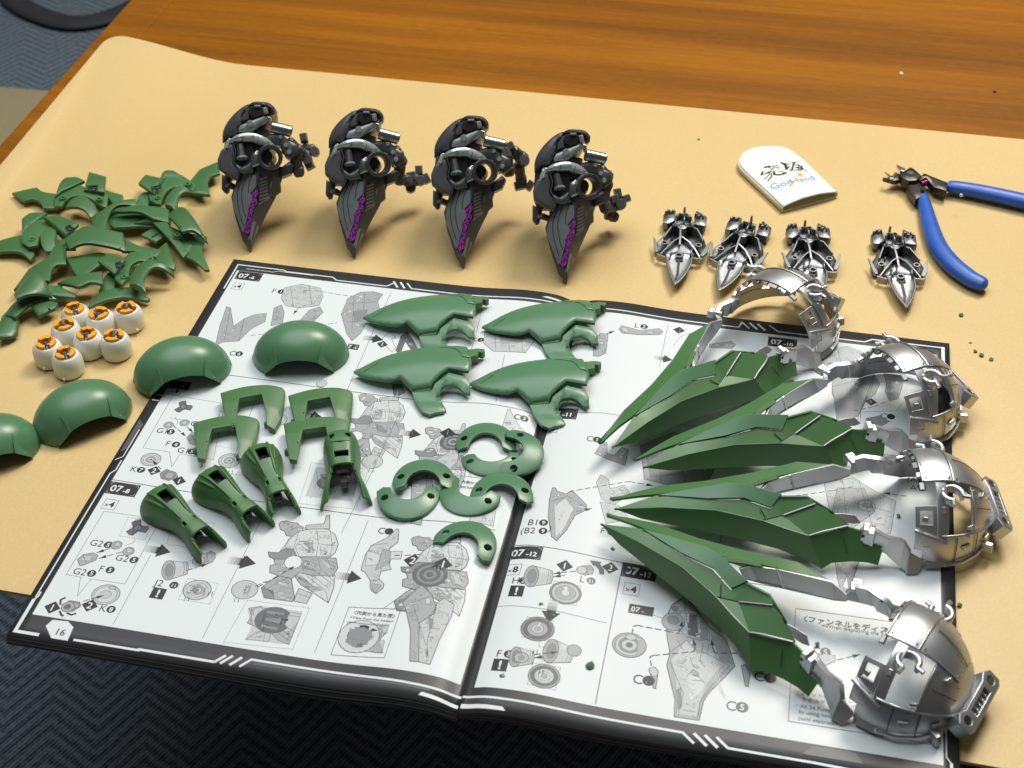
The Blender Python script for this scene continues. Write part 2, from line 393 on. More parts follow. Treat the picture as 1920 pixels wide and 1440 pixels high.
INK = [paper('paper_white', (0.67, 0.705, 0.71)), paper('border_black', (0.034, 0.034, 0.036), 0.40), paper('ink_black', (0.022, 0.022, 0.024)),
       paper('ink_line', (0.085, 0.088, 0.092)), paper('tint_1', (0.47, 0.495, 0.50)), paper('tint_2', (0.345, 0.36, 0.37)),
       paper('tint_3', (0.225, 0.238, 0.245)), paper('tint_4', (0.125, 0.13, 0.135)), paper('border_grey', (0.085, 0.086, 0.09), 0.40), paper('tint_0', (0.55, 0.575, 0.58))]
WHITE, BORDER, BLACK, LINE, T1, T2, T3, T4, BGREY, T0 = range(10)
booklet = thing('instruction_booklet', 'open assembly instruction booklet with dark borders and grey line drawings', 'booklet', (0, 0, 0))
def page_sheet(x0, x1, y0, y1, zf, thick, mats, name, step=2.0):
    ax = sorted(set([x0, x1]+[x for x in np.arange(-70, 70.1, step) if x0 < x < x1]+[x for x in np.arange(-210, 210.1, 7) if x0 < x < x1 and abs(x) > 70]))
    ay = list(np.linspace(y0, y1, 34)); vs = [(x, y, zf(x, y)) for y in ay for x in ax]; nx = len(ax)
    fs = [(j*nx+i, j*nx+i+1, (j+1)*nx+i+1, (j+1)*nx+i) for j in range(len(ay)-1) for i in range(nx-1)]
    return link(name, mk(vs, fs, 60, fix=False), mats, booklet, solid=thick, off=-1)
page_sheet(-PW, 0, 0, PH, page_z, 0.12, INK[BORDER], 'left_page')
page_sheet(0, PW, 0, PH, page_z, 0.12, INK[BORDER], 'right_page')
# the sheets below, each a little out of register and fanned
def under(k, dz):
    def f(x, y):
        ax = abs(x); fan = (0.5+1.3*math.exp(-((ax-60)/60.0)**2))*(0.35+0.65*(1-math.exp(-(ax/9.0)**2)))
        droop = 0.0 if y > 30 else 0.0016*(30-y)**1.5*k
        return max(page_z(x, y)-dz*fan*1.0-0.14*k-0.05-droop, 0.15+0.1*(7-k) if y > 27 else -9)
    return f
for k in range(1, 6):
    ox = 0.5*math.sin(k*2.1); oy = -0.35*k+0.3*math.sin(k*1.7)
    page_sheet(-PW+0.4+ox, 0, oy-0.6, PH-0.6, under(k, 0.36*k), 0.10, INK[BGREY if k % 2 else BORDER], 'lower_sheet', 4.0)
    page_sheet(0, PW-0.5+ox, oy*0.4-0.2, PH-0.8, under(k, 0.30*k), 0.10, INK[BGREY if k % 2 else BORDER], 'lower_sheet', 4.0)

class Print:
    """flat print: filled shapes and strokes in page millimetres, laid on the curved page"""
    def __init__(s): s.polys = []; s.layer = 0
    pz = PZ
    def pp(s, q): w = P(q[0], q[1], s.pz); return (w.x, w.y)
    def fill(s, pts, shade, up=True):
        if up: s.layer += 1
        pts = [tuple(q[:2]) for q in pts]
        if len(pts) > 4 or True:
            tri = tessellate_polygon([[Vector((*q, 0)) for q in pts]])
            for t in tri: s.polys.append(([pts[i] for i in t], shade, s.layer))
    def stroke(s, pts, w, shade=LINE, closed=False, dash=None):
        s.layer += 1
        pts = [np.array(q[:2], float) for q in pts]
        if closed: pts = pts+[pts[0]]
        run = 0.0
        for a, b in zip(pts, pts[1:]):
            L = np.linalg.norm(b-a)
            if L < 1e-6: continue
            t = (b-a)/L; n = np.array((-t[1], t[0]))*w/2
            segs = [(0, L)]
            if dash:
                segs = []; x = 0.0
                while x < L: segs.append((x, min(L, x+dash[0]))); x += dash[0]+dash[1]
            for u, v in segs:
                e = 0 if dash else w*0.3
                p, q = a+t*(u-e), a+t*(v+e)
                s.polys.append(([tuple(p-n), tuple(q-n), tuple(q+n), tuple(p+n)], shade, s.layer))
    # the same in photo pixels
    def F(s, pts, shade): s.fill([s.pp(q) for q in pts], shade)
    def L(s, pts, w=0.22, shade=LINE, closed=False, dash=None): s.stroke([s.pp(q) for q in pts], w, shade, closed, dash)
    def FL(s, pts, shade, w=0.25, line=LINE):
        s.F(pts, shade); s.detail(pts, shade); s.L(pts, w, line, True)
    def detail(s, pts, shade, dens=1.0):
        """small sub-panels, ticks and rivets inside a drawn part"""
        q = [s.pp(v) for v in pts]; xs = [v[0] for v in q]; ys = [v[1] for v in q]; A = (max(xs)-min(xs))*(max(ys)-min(ys))
        if A < 25: return
        rnd = random.Random(int(A*100)); ang = rnd.uniform(-0.5, 0.5)
        for _ in range(min(60, int(A/6*dens)+3)):
            x, y = rnd.uniform(min(xs), max(xs)), rnd.uniform(min(ys), max(ys)); l, m = rnd.uniform(0.9, 3.6), rnd.uniform(0.5, 1.9); a = ang+rnd.choice((0, 0, math.pi/2))
            c = [(x+rotz(v, a)[0], y+rotz(v, a)[1]) for v in ((-l/2, -m/2), (l/2, -m/2), (l/2, m/2), (-l/2, m/2))]
            if not all(inside(v, q) for v in c): continue
            t = rnd.random()
            if t < 0.45: s.fill(c, rnd.choice((T0, T0, T1, T2) if shade in (T1, T2, T0) else (T2, T3))); s.stroke(c, 0.13, LINE, True)
            elif t < 0.8: s.stroke([c[0], c[2]] if rnd.random() < 0.3 else [c[0], c[1], c[2]], 0.16, LINE)
            else: s.stroke(circle(x, y, m*0.4, 8), 0.14, LINE, True)
    def disc(s, c, r, shade, w=0.22, line=LINE, ry=1.0, n=22):
        c = s.pp(c); q = circle(c[0], c[1], r, n, r*ry)
        if shade is not None: s.fill(q, shade)
        if w: s.stroke(q, w, line, True)
    def text(s, body, at, size, shade=BLACK, bold=0.0, align='LEFT', px=True, sx=1.0, rot=0.0):
        s.layer += 1
        cu = bpy.data.curves.new('t', 'FONT'); cu.body = body; cu.size = 1.0; cu.align_x = align; cu.resolution_u = 3; cu.offset = bold
        o = bpy.data.objects.new('t', cu); COL.objects.link(o)
        dg = bpy.context.evaluated_depsgraph_get(); me = o.evaluated_get(dg).to_mesh()
        at = s.pp(at) if px else at
        def tr(v):
            x, y = rotz((v[0]*size*sx, v[1]*size), rot); return (at[0]+x, at[1]+y)
        for f in me.polygons: s.polys.append(([tr(me.vertices[i].co) for i in f.vertices], shade, s.layer))
        o.evaluated_get(dg).to_mesh_clear(); COL.objects.unlink(o); bpy.data.objects.remove(o); bpy.data.curves.remove(cu)
    def build(s, name, parent, zf=page_z, lift=0.12, mats=None, rep=True):
        mats = mats or INK
        bm = bmesh.new(); lay = bm.faces.layers.int.new('lay')
        for pts, sh, l in s.polys:
            vs = [bm.verts.new((*q, 0)) for q in pts]
            try: f = bm.faces.new(vs)
            except ValueError: continue
            f.material_index = sh; f[lay] = l
            if f.normal.z < 0 or (f.normal_update() or f.normal.z < 0): f.normal_flip()
        if rep:
            xs = [x for x in np.arange(-70, 70.1, 2.0)]+[x for x in np.arange(-203, 204, 7) if abs(x) > 70]; lo = min(v.co.x for v in bm.verts); hi = max(v.co.x for v in bm.verts)
            for x in xs:
                if lo < x < hi: bmesh.ops.bisect_plane(bm, geom=bm.verts[:]+bm.edges[:]+bm.faces[:], plane_co=(x, 0, 0), plane_no=(1, 0, 0), dist=1e-5)
            for y in np.arange(9, 297, 18.0): bmesh.ops.bisect_plane(bm, geom=bm.verts[:]+bm.edges[:]+bm.faces[:], plane_co=(0, y, 0), plane_no=(0, 1, 0), dist=1e-5)
        zl = {}
        for f in bm.faces:
            for v in f.verts: zl[v] = f[lay]
        top = max(zl.values()) if zl else 1
        for v, l in zl.items(): v.co = Vector((v.co.x, v.co.y, zf(v.co.x, v.co.y)+lift+0.10*l/max(top, 12)))*S
        me = bpy.data.meshes.new('mesh'); bm.to_mesh(me); bm.free(); me.shade_smooth()
        return link(name, me, mats, parent)

# --- page borders and their white rules
b = Print()
b.fill([(-204, 13.8), (-2.2, 14.6), (-2.2, 286.3), (-204, 286.3)], WHITE, True)
b.fill([(4.2, 14), (203.4, 12.6), (203.4, 286), (4.2, 286)], WHITE, False)
wr = WHITE
def rule(pts, w=0.75): b.L(pts, w, wr)
def mm(pts, w=0.75, sh=WHITE): b.stroke(pts, w, sh)
mm([(-207.2, 3.0), (-207.2, 22)], 1.7); mm([(-207.6, 3.2), (-196, 3.2)], 1.7); mm([(-207.2, 22), (-206.0, 24.5), (-206.0, 27)], 0.8); mm([(-207.0, 24), (-207.0, 108), (-205.2, 111), (-205.2, 118)], 0.7)
b.F([(86, 1174), (99, 1163), (128, 1166), (138, 1177), (127, 1202), (96, 1197)], WHITE)
b.text('16', (100, 1190), 5.4, BLACK, 0.012, sx=0.95)
mm([(-178.5, 3.6), (-147.5, 3.8)], 1.2); mm([(-148, 4.3), (-112, 4.4), (-108.5, 8.6)], 1.3)
for k in range(2): mm([(-109+4.4*k, 4.4), (-105.4+4.4*k, 9.0)], 1.3)
mm([(-100, 4.4), (-96.3, 9.0), (-60, 9.0), (-0.6, 8.0)], 1.2)
b.fill([(-17, 5.0), (-0.5, 3.6), (-0.5, 1.9), (-18, 3.1)], WHITE)
b.fill([(-94, 8.0), (-14, 7.2), (-14, 6.2), (-95, 6.4)], BGREY)
mm([(-205.4, 268), (-205.4, 292), (-177, 292), (-174.5, 290.8), (-146, 290.8), (-142.6, 288.2), (-112, 288.2), (-108, 292.6)], 0.85)
mm([(-199, 288.9), (-182, 288.9), (-180, 290.2), (-158, 290.2)], 0.4)
for k in range(2): mm([(-105.5+4.2*k, 288.4), (-109+4.2*k, 293.2)], 1.2)
mm([(-100.8, 293.2), (-97, 288.6), (-60, 288.6), (-2, 289.4)], 0.9)
b.fill([(-20, 292.4), (-8, 291.2), (-8, 292.8), (-17, 293.6)], WHITE)
for y in (166, 170.5): mm([(-208, y), (-204.6, y)], 0.9)
b.fill([(-208.6, 196), (-205, 192), (-205, 176), (-208.6, 172)], BGREY); b.fill([(-208.6, 150), (-205, 146), (-205, 128), (-208.6, 124)], BGREY)
mm([(-208.6, 118), (-205.6, 121), (-205.6, 142)], 0.5)
# right page
mm([(0.6, 8.8), (62, 8.2), (96, 7.9), (101, 3.6)], 1.2)
for k in range(2): mm([(101+4.6*k, 8.2), (106.4+4.6*k, 3.4)], 1.4)
mm([(110.5, 8.2), (115.5, 3.8), (150, 3.6), (166, 3.0), (206.6, 3.0), (206.6, 14)], 1.2)
b.fill([(0.5, 5.0), (19, 4.4), (20.5, 2.4), (0.5, 2.6)], WHITE); b.fill([(150, 12), (168, 12), (171, 7), (146, 7)], BGREY)
mm([(206.6, 14), (204.6, 17), (204.6, 36)], 0.6); mm([(207.8, 60), (205.4, 63), (205.4, 82), (208.6, 86)], 0.5)
mm([(206.4, 292.2), (206.4, 268)], 1.9); mm([(206.9, 292), (168, 292), (164, 289), (116, 289), (111, 293.6)], 1.0)
for k in range(2): mm([(108.6-4.4*k, 289), (104.4-4.4*k, 293.6)], 1.3)
mm([(99.8, 289), (95.4, 293.6), (94, 288.8), (40, 288.8), (2, 289.4)], 0.9)
for k in range(4): mm([(192, 289-3.2*k), (203, 289-3.2*k)], 0.7, BGREY)
b.build('border_print', booklet, lift=0.10)

# --- small print helpers
def step_tag(p, at, txt, sub, w=15.5, h=8.2):
    x, y = p.pp(at); p.fill([(x, y), (x+w, y), (x+w, y-h), (x, y-h)], BLACK)
    for cx, cy, dx, dy in ((x+0.8, y-0.8, 1, -1), (x+w-0.8, y-0.8, -1, -1), (x+0.8, y-h+0.8, 1, 1), (x+w-0.8, y-h+0.8, -1, 1)): p.stroke([(cx+1.6*dx, cy), (cx, cy), (cx, cy+1.4*dy)], 0.2, T1)
    p.text(txt, (x+1.5*w/15.5, y-h*0.76), h*0.72, WHITE, 0.022, px=False); p.text(sub, (x+w*0.54, y-h*0.76), h*0.47, WHITE, 0.03, px=False)
def times(p, at, n, s=7.0):
    x, y = p.pp(at); p.stroke([(x, y), (x+s, y), (x+s, y-s), (x, y-s)], 0.25, LINE, True)
    p.text('x', (x+0.8, y-s*0.72), s*0.55, BLACK, 0.01, px=False); p.text(n, (x+s*0.44, y-s*0.76), s*0.78, BLACK, 0.03, px=False)
def code(p, at, a, n, s=5.7, dark=BLACK):
    """a part code: letters, then a number in a black disc"""
    x, y = p.pp(at); p.text(a, (x, y), s, dark, 0.0, px=False, sx=0.95)
    wd = sum({'1': 0.42, '(': 0.36}.get(c, 0.70) for c in a)*s*0.92; r = s*0.38
    p.fill(circle(x+wd+r*0.9, y+s*0.36, r, 20), dark); p.text(n, (x+wd+r*0.9, y+s*0.36-s*0.22), s*(0.62 if len(n) < 2 else 0.5), WHITE, 0.02, 'CENTER', px=False)
def diamond(p, at, n, s=3.6):
    x, y = p.pp(at); p.fill([(x-s, y), (x, y+s*0.95), (x+s, y), (x, y-s*0.95)], BLACK); p.text(n, (x, y-s*0.45), s*1.3, WHITE, 0.015, 'CENTER', px=False)
def bang(p, at, s=7.0):
    x, y = p.pp(at); p.fill([(x, y), (x+s, y), (x+s, y-s), (x, y-s)], BLACK); p.text('!', (x+s/2, y-s*0.83), s*0.95, WHITE, 0.03, 'CENTER', px=False)
def arrow(p, at, s=8.0, a=0.0):
    x, y = p.pp(at)
    def t(u, v): q = rotz((u*s, v*s), a); return (x+q[0], y+q[1])
    for k, sh in enumerate((T0, T1, T2, T3, T4)): p.fill([t(-0.6+0.2*k, -0.26), t(-0.38+0.2*k, -0.26), t(-0.38+0.2*k, 0.26), t(-0.6+0.2*k, 0.26)], sh, k == 0)
    p.fill([t(0.2, -0.52), t(0.95, 0), t(0.2, 0.52)], BLACK); p.fill([t(0.1, -0.26), t(0.3, -0.26), t(0.3, 0.26), t(0.1, 0.26)], BLACK, False)
def dashed(p, pts, w=0.45, head=True):
    p.L(pts, w, BLACK, dash=(3.0, 1.2))
    if head:
        a, c = np.array(p.pp(pts[-2])), np.array(p.pp(pts[-1])); t = (c-a)/np.linalg.norm(c-a); n = np.array((-t[1], t[0]))
        p.fill([tuple(c), tuple(c-t*3.4+n*1.0), tuple(c-t*3.4-n*1.0)], BLACK)
def wheel(p, at, r, rings=((1.0, T1), (0.72, T0), (0.5, T2), (0.3, T0), (0.14, T3)), ry=0.92):
    for k, sh in rings: p.disc(at, r*k, sh, 0.2 if k < 1 else 0.35, ry=ry)
def thruster(p, at, s, a=0.0):
    x, y = p.pp(at)
    def t(u, v): q = rotz((u*s, v*s), a); return (x+q[0], y+q[1])
    body = [t(-0.2, 0.85), t(0.6, 0.62), t(1.0, 0.5), t(1.08, 0.0), t(1.0, -0.5), t(0.6, -0.62), t(-0.2, -0.85)]
    p.fill(body, T1); p.stroke(body, 0.3, LINE, True); p.fill([t(0.3, 0.7), t(0.9, 0.5), t(0.9, 0.2), t(0.3, 0.3)], T0)
    for u in (0.75, 0.9): p.stroke([t(u, 0.5), t(u+0.06, 0), t(u, -0.5)], 0.2)
    q = [t(-0.2+0.42*math.cos(c), 0.85*math.sin(c)) for c in np.linspace(0, 2*math.pi, 24)[:-1]]; p.fill(q, T2); p.stroke(q, 0.3, LINE, True)
    q = [t(-0.16+0.26*math.cos(c), 0.55*math.sin(c)) for c in np.linspace(0, 2*math.pi, 20)[:-1]]; p.fill(q, T3); p.stroke(q, 0.2, LINE, True)
def ticks(p, at, n=2):
    for k in range(n): p.L([(at[0]+k*6, at[1]), (at[0]+k*6-3+2*k, at[1]+8)], 0.35, BLACK)
def dotted_box(p, q, w=0.22): p.L(q, w, LINE, True, dash=(0.7, 0.5))
def gadget(p, at, s):
    """small three-lobed joint piece"""
    x, y = p.pp(at)
    for a in (90, 210, 330):
        c = (x+s*0.55*math.cos(math.radians(a+30)), y+s*0.55*math.sin(math.radians(a+30)))
        q = [(c[0]+rotz(v, math.radians(a+30))[0], c[1]+rotz(v, math.radians(a+30))[1]) for v in ((-0.5*s, -0.36*s), (0.42*s, -0.42*s), (0.5*s, 0.1*s), (0.36*s, 0.42*s), (-0.5*s, 0.36*s))]
        p.fill(q, T4); p.stroke(q, 0.3, BLACK, True)
    p.fill(circle(x, y, 0.34*s, 10), T3); p.stroke(circle(x, y, 0.34*s, 10), 0.25, BLACK, True)

# --- the big line drawings; coordinates are those of one drawing, placed by an affine map to photo pixels
UNIT = dict(
    arm=[(335, 150), (350, 135), (385, 130), (420, 142), (460, 145), (470, 160), (500, 175), (490, 215), (420, 235), (385, 230), (372, 200), (345, 190)],
    gun=[(520, 160), (640, 150), (655, 95), (678, 92), (678, 185), (560, 195), (510, 185)],
    dome=[(405, 250), (470, 200), (560, 185), (660, 185), (715, 225), (735, 290), (715, 345), (680, 375), (585, 372), (470, 372), (335, 345), (372, 300)],
    cheek=[(262, 340), (330, 345), (380, 315), (430, 320), (455, 370), (420, 390), (300, 388), (268, 372)],
    hips=[(300, 385), (470, 378), (720, 382), (732, 450), (700, 505), (540, 495), (470, 480), (420, 520), (330, 500), (272, 478), (275, 430), (310, 425)],
    blade=[(215, 580), (300, 520), (380, 480), (420, 525), (430, 590), (440, 640), (425, 675), (235, 650)],
    blade2=[(470, 585), (560, 620), (520, 688), (435, 672), (445, 640)],
    spike=[(432, 490), (470, 480), (560, 495), (650, 470), (712, 500), (705, 580), (668, 685), (560, 610), (480, 560)])
ULINES = [[(470, 200), (440, 290), (470, 372)], [(590, 190), (600, 285), (585, 370)], [(680, 200), (695, 290), (680, 372)], [(600, 285), (730, 300)], [(455, 290), (585, 280)],
    [(520, 185), (540, 170), (600, 168)], [(480, 270), (560, 262), (565, 340), (500, 350)], [(505, 290), (530, 285), (535, 320), (510, 322)], [(380, 320), (400, 360)], [(480, 385), (500, 470)], [(600, 390), (620, 470)], [(660, 385), (690, 460)],
    [(640, 390), (720, 420)], [(520, 400), (590, 420), (560, 460)], [(310, 470), (400, 470)], [(290, 590), (300, 655)], [(300, 560), (400, 510)], [(330, 590), (410, 545)], [(240, 600), (300, 560)],
    [(520, 500), (650, 600), (668, 685)], [(560, 495), (680, 600)], [(600, 485), (695, 560)], [(640, 475), (705, 540)], [(500, 540), (540, 545)], [(515, 555), (560, 560)], [(535, 572), (585, 577)], [(560, 590), (610, 592)], [(460, 620), (540, 650)], [(580, 205), (660, 205)], [(615, 300), (615, 360)], [(420, 240), (400, 260)]]
UF = dict(arm=T2, gun=T1, dome=T0, cheek=T3, hips=T2, blade=T2, blade2=T1, spike=T0)
def unit_art(p, mp, lw=0.3, keys=None, hole=True, fills=None):
    T = lambda q: [mp(*v) for v in q]
    for k in ('blade2', 'blade', 'spike', 'hips', 'arm', 'gun', 'dome', 'cheek'):
        if keys and k not in keys: continue
        p.F(T(UNIT[k]), (fills or UF)[k])
        if k == 'dome': p.F(T([(640, 290), (730, 300), (712, 345), (680, 372), (600, 370)]), T1); p.F(T([(470, 265), (560, 262), (565, 345), (480, 352)]), T2); p.F(T([(405, 250), (440, 290), (440, 350), (372, 350), (372, 300)]), T1)
        if k == 'hips': p.F(T([(480, 390), (560, 400), (590, 470), (500, 475)]), T3); p.F(T([(620, 390), (710, 400), (690, 470), (640, 465)]), T1)
        if k == 'spike': p.F(T([(432, 490), (520, 500), (640, 600), (560, 610), (480, 560)]), T2)
        if k == 'blade': p.F(T([(215, 580), (300, 560), (300, 655), (235, 650)]), T3)
        p.detail(T(UNIT[k]), T1, 1.4); p.L(T(UNIT[k]), lw*1.15, LINE, True)
    if not keys:
        for l in ULINES: p.L(T(l), lw*0.6, LINE)
    if hole:
        c = mp(430, 410); p.disc(c, 4.2, WHITE, 0.3)
def zmap(x0, y0, s, dx=0, dy=0, k=1.0, cx=0, cy=0, rot=0.0):
    def f(x, y):
        X, Y = (x-cx)*k, (y-cy)*k; X, Y = rotz((X, Y), rot)
        return (x0+(X+cx+dx)/s, y0+(Y+cy+dy)/s)
    return f
Z7 = dict(x0=430, y0=940, s=3.6)

# --- step 6
p = Print()
step_tag(p, (448, 508), '07', '-6'); times(p, (440, 530), '4', 6.2)
code(p, (508, 549), 'F', '1'); code(p, (428, 666), 'C', '6'); code(p, (884, 642), 'K', '2', 5.0); code(p, (1188, 618), 'L', '2'); code(p, (1093, 650), 'L', '3', 5.2)
p.FL([(425, 575), (432, 577), (438, 612), (458, 598), (478, 590), (500, 588), (497, 604), (470, 618), (448, 640), (418, 642), (404, 648), (412, 612)], T2); p.L([(432, 577), (420, 640)]); p.L([(458, 598), (448, 640)])
p.FL([(527, 560), (533, 540), (565, 533), (600, 540), (606, 556), (598, 574), (560, 578), (536, 574)], T1); p.L([(545, 538), (550, 576)]); p.L([(580, 535), (585, 575)]); p.FL([(508, 612), (514, 578), (528, 572), (533, 586), (530, 606)], T2); p.FL([(560, 605), (580, 582), (600, 576), (606, 586), (580, 612)], T2)
p.FL([(640, 590), (652, 560), (676, 548), (700, 547), (718, 552), (708, 566), (712, 580), (700, 600), (688, 606), (676, 626), (660, 640), (650, 626)], T2)
for q in ([(655, 570), (705, 566)], [(650, 590), (700, 590)], [(664, 556), (660, 620)], [(684, 550), (680, 604)], [(650, 604), (690, 604)], [(654, 580), (640, 590)]): p.L(q)
p.F([(662, 585), (690, 580), (684, 600), (664, 606)], T3)
dashed(p, [(590, 545), (630, 552), (660, 556)], 0.3, False); dashed(p, [(470, 630), (560, 618), (632, 606)], 0.3, False); dashed(p, [(575, 572), (560, 578), (550, 590)], 0.3)
arrow(p, (696, 635), 7.5); diamond(p, (717, 646), '1', 3.2); p.L([(735, 660), (722, 648), (716, 636), (722, 630), (732, 622), (742, 634), (734, 636), (742, 652)], 0.22, LINE, True)
step_tag(p, (654, 645), '7', '-5', 6.5, 4.6)
p.FL([(742, 658), (752, 630), (764, 622), (776, 640), (784, 655), (770, 655), (760, 640), (750, 664)], T4)
p.FL([(910, 624), (924, 610), (990, 604), (1004, 620), (1002, 646), (985, 668), (925, 664), (906, 646)], T1)
for q in ([(926, 612), (930, 660)], [(950, 608), (955, 664)], [(975, 606), (980, 666)], [(912, 632), (1000, 628)], [(920, 648), (996, 648)], [(938, 616), (944, 640), (960, 640)]): p.L(q)
p.F([(935, 634), (985, 630), (980, 650), (940, 652)], T2); p.F([(955, 608), (975, 606), (978, 628), (957, 630)], T2)
p.FL([(1160, 622), (1166, 616), (1200, 624), (1236, 618), (1243, 624), (1236, 630), (1196, 632), (1166, 630)], T2); p.FL([(1126, 630), (1140, 632), (1136, 668), (1122, 674), (1112, 672), (1114, 640)], T2); dashed(p, [(1136, 632), (1152, 626)], 0.35)
p.L([(733, 549), (700, 622), (650, 735)]); p.L([(904, 580), (890, 640), (868, 700)]); p.L([(946, 672), (930, 760)])
p.FL([(735, 722), (738, 740), (742, 742), (746, 720)], T3); p.FL([(745, 722), (748, 742), (760, 736), (752, 720)], T3)
p.L([(300, 686), (430, 704), (640, 733), (780, 750), (905, 762), (1003, 777)], 0.3)
p.build('step_diagram', booklet)
# --- step 7
p = Print()
step_tag(p, (318, 712), '07', '-7', 13, 6.4); times(p, (322, 724), '4', 6.4)
p.L([(325, 741), (420, 757), (402, 800), (318, 783)], 0.2); p.L([(325, 741), (268, 840), (318, 848), (322, 876), (338, 851), (400, 862)], 0.22)
gadget(p, (344, 763), 4.6); p.L([(328, 782), (334, 792), (330, 796)], 0.2)
code(p, (291, 811), 'G1', '5'); code(p, (308, 836), 'F', '4'); code(p, (330, 848), 'G1', '5'); code(p, (355, 798), 'G', '1'); code(p, (242, 884), 'K', '7'); diamond(p, (289, 883), '2'); diamond(p, (336, 902), '1')
for q in ((316, 797), (346, 793)): p.disc(q, 2.6, T2); p.disc(q, 1.4, T1)
dashed(p, [(325, 798), (348, 818)]); dashed(p, [(350, 800), (362, 811)])
p.FL([(350, 820), (360, 810), (375, 812), (380, 828), (368, 836), (356, 832)], T2); p.L([(358, 815), (370, 832)]); p.L([(352, 826), (378, 820)])
wheel(p, (283, 862), 5.2); p.FL([(300, 888), (312, 880), (330, 886), (334, 896), (316, 902), (302, 898)], T3); p.disc((318, 892), 2.2, T2); dashed(p, [(302, 880), (286, 864)])
p.L([(485, 740), (470, 775), (430, 880)]); p.L([(420, 765), (400, 862)], 0.18)
dotted_box(p, [(395, 835), (470, 846), (452, 892), (382, 880)]); wheel(p, (430, 864), 5.6); ticks(p, (430, 882))
wheel(p, (520, 788), 5.2, ((1.0, T0), (0.7, WHITE))); arrow(p, (425, 770), 7.5); arrow(p, (580, 780), 7.5)
unit_art(p, zmap(600, 672, 4.6, 0, 180), 0.28, None, False)
p.disc((668, 818), 3.6, WHITE, 0.3); wheel(p, (698, 866), 5.4); dashed(p, [(690, 858), (655, 815)]); ticks(p, (694, 878)); p.disc((603, 720), 3, T1)
dotted_box(p, [(584, 868), (690, 880), (668, 955), (560, 944)]); p.F([(594, 876), (678, 886), (660, 940), (572, 930)], T1)
for k in range(9):
    x = 582+9*k; p.L([(x, 935-2*k), (x+14, 900), (x+10, 880)], 0.2)
p.F([(600, 890), (640, 886), (636, 910), (604, 918)], T3); p.F([(640, 900), (672, 898), (664, 930), (640, 930)], T2); wheel(p, (612, 906), 4.6, ((1, T4), (0.6, T3), (0.3, T4)))
p.L([(752, 768), (700, 880), (640, 1000)]); arrow(p, (765, 813), 7.5)
unit_art(p, zmap(727, 733, 4.4, 0, 150, 0.96, 0, 0, 0.08), 0.28, None, False)
wheel(p, (850, 833), 7.0, ((1, T4), (0.8, T3), (0.6, T4), (0.4, T2), (0.2, T4))); diamond(p, (839, 815), '1', 4.2); p.L([(846, 822), (852, 818), (858, 820)], 0.9, BLACK)
p.FL([(940, 812), (952, 775), (956, 772), (962, 785), (975, 804), (990, 815), (960, 818)], T0); code(p, (962, 790), 'C', '3')
p.FL([(835, 855), (862, 850), (858, 872), (830, 900), (800, 900), (815, 870)], T1); p.FL([(772, 905), (800, 880), (800, 930), (790, 990), (770, 985)], T2); p.L([(858, 846), (866, 900)], 0.2); p.L([(858, 846), (884, 902)], 0.2)
p.L([(852, 898), (905, 904), (900, 925), (850, 920)], 0.2, LINE, True); p.text('〈内側から見た図〉', (856, 911), 2.3, BLACK, 0.012); p.text('<View from the inside>', (854, 919), 2.0, BLACK, 0.0)
p.FL([(895, 938), (935, 930), (925, 990), (880, 984)], T1)
p.L([(210, 900), (335, 920), (500, 942), (720, 972), (928, 996)], 0.32)
p.build('step_diagram', booklet)
# --- step 8
p = Print()
z6 = lambda *q: [(a/3.2, 880+c/3.2) for a, c in q]
z7 = lambda *q: [(430+a/3.6, 940+c/3.6) for a, c in q]
z8 = lambda *q: [(850+a/3.2, 1000+c/3.2) for a, c in q]
step_tag(p, (209, 903), '07', '-8', 16, 8.6); times(p, (200, 936), '4', 6.8)
p.L(z6((625, 255), (835, 285)), 0.22); p.L(z6((625, 255), (398, 635), (485, 650), (465, 765), (548, 662), (750, 690), (965, 300)), 0.22)
dotted_box(p, z6((770, 292), (925, 318), (868, 425), (716, 402))); gadget(p, z6((826, 355))[0], 5.2); p.L(z6((812, 420), (800, 445), (750, 460)), 0.2)
code(p, z6((532, 458))[0], 'G2', '5'); code(p, z6((685, 548))[0], 'G2', '5'); code(p, z6((430, 630))[0], 'G2', '5'); code(p, z6((585, 616))[0], 'F', '5'); code(p, z6((588, 852))[0], 'K', '8')
for q in ((700, 458), (772, 495)): p.disc(z6(q)[0], 2.7, T2, 0.3); p.disc(z6((q[0]+6, q[1]-4))[0], 1.4, T1)
dashed(p, z6((660, 478), (580, 505))); dashed(p, z6((735, 498), (595, 538)))
p.FL(z6((465, 545), (500, 515), (560, 505), (590, 520), (575, 550), (500, 580), (480, 583)), T2, 0.3); p.L(z6((500, 515), (520, 560))); p.L(z6((540, 510), (555, 552))); p.F(z6((510, 530), (550, 520), (548, 545), (515, 552)), T1)
wheel(p, z6((635, 755))[0], 6.6, ((1, T1), (0.8, T0), (0.4, T1))); p.FL(z6((655, 708), (695, 706), (690, 725), (660, 722)), T1); dashed(p, z6((500, 795), (625, 760)))
diamond(p, z6((315, 832))[0], '1', 4.0); diamond(p, z6((540, 820))[0], '2', 4.0)
p.FL(z6((372, 815), (420, 790), (480, 800), (485, 825), (440, 855), (385, 858)), T3, 0.3); p.disc(z6((408, 828))[0], 3.0, T2, 0.3); p.disc(z6((406, 828))[0], 1.5, T4)
p.L(z6((362, 812), (366, 785), (392, 774)), 1.0, BLACK); p.L(z6((404, 866), (430, 876), (455, 868)), 1.0, BLACK); p.L(z6((360, 855), (368, 876), (380, 882)), 1.0, BLACK)
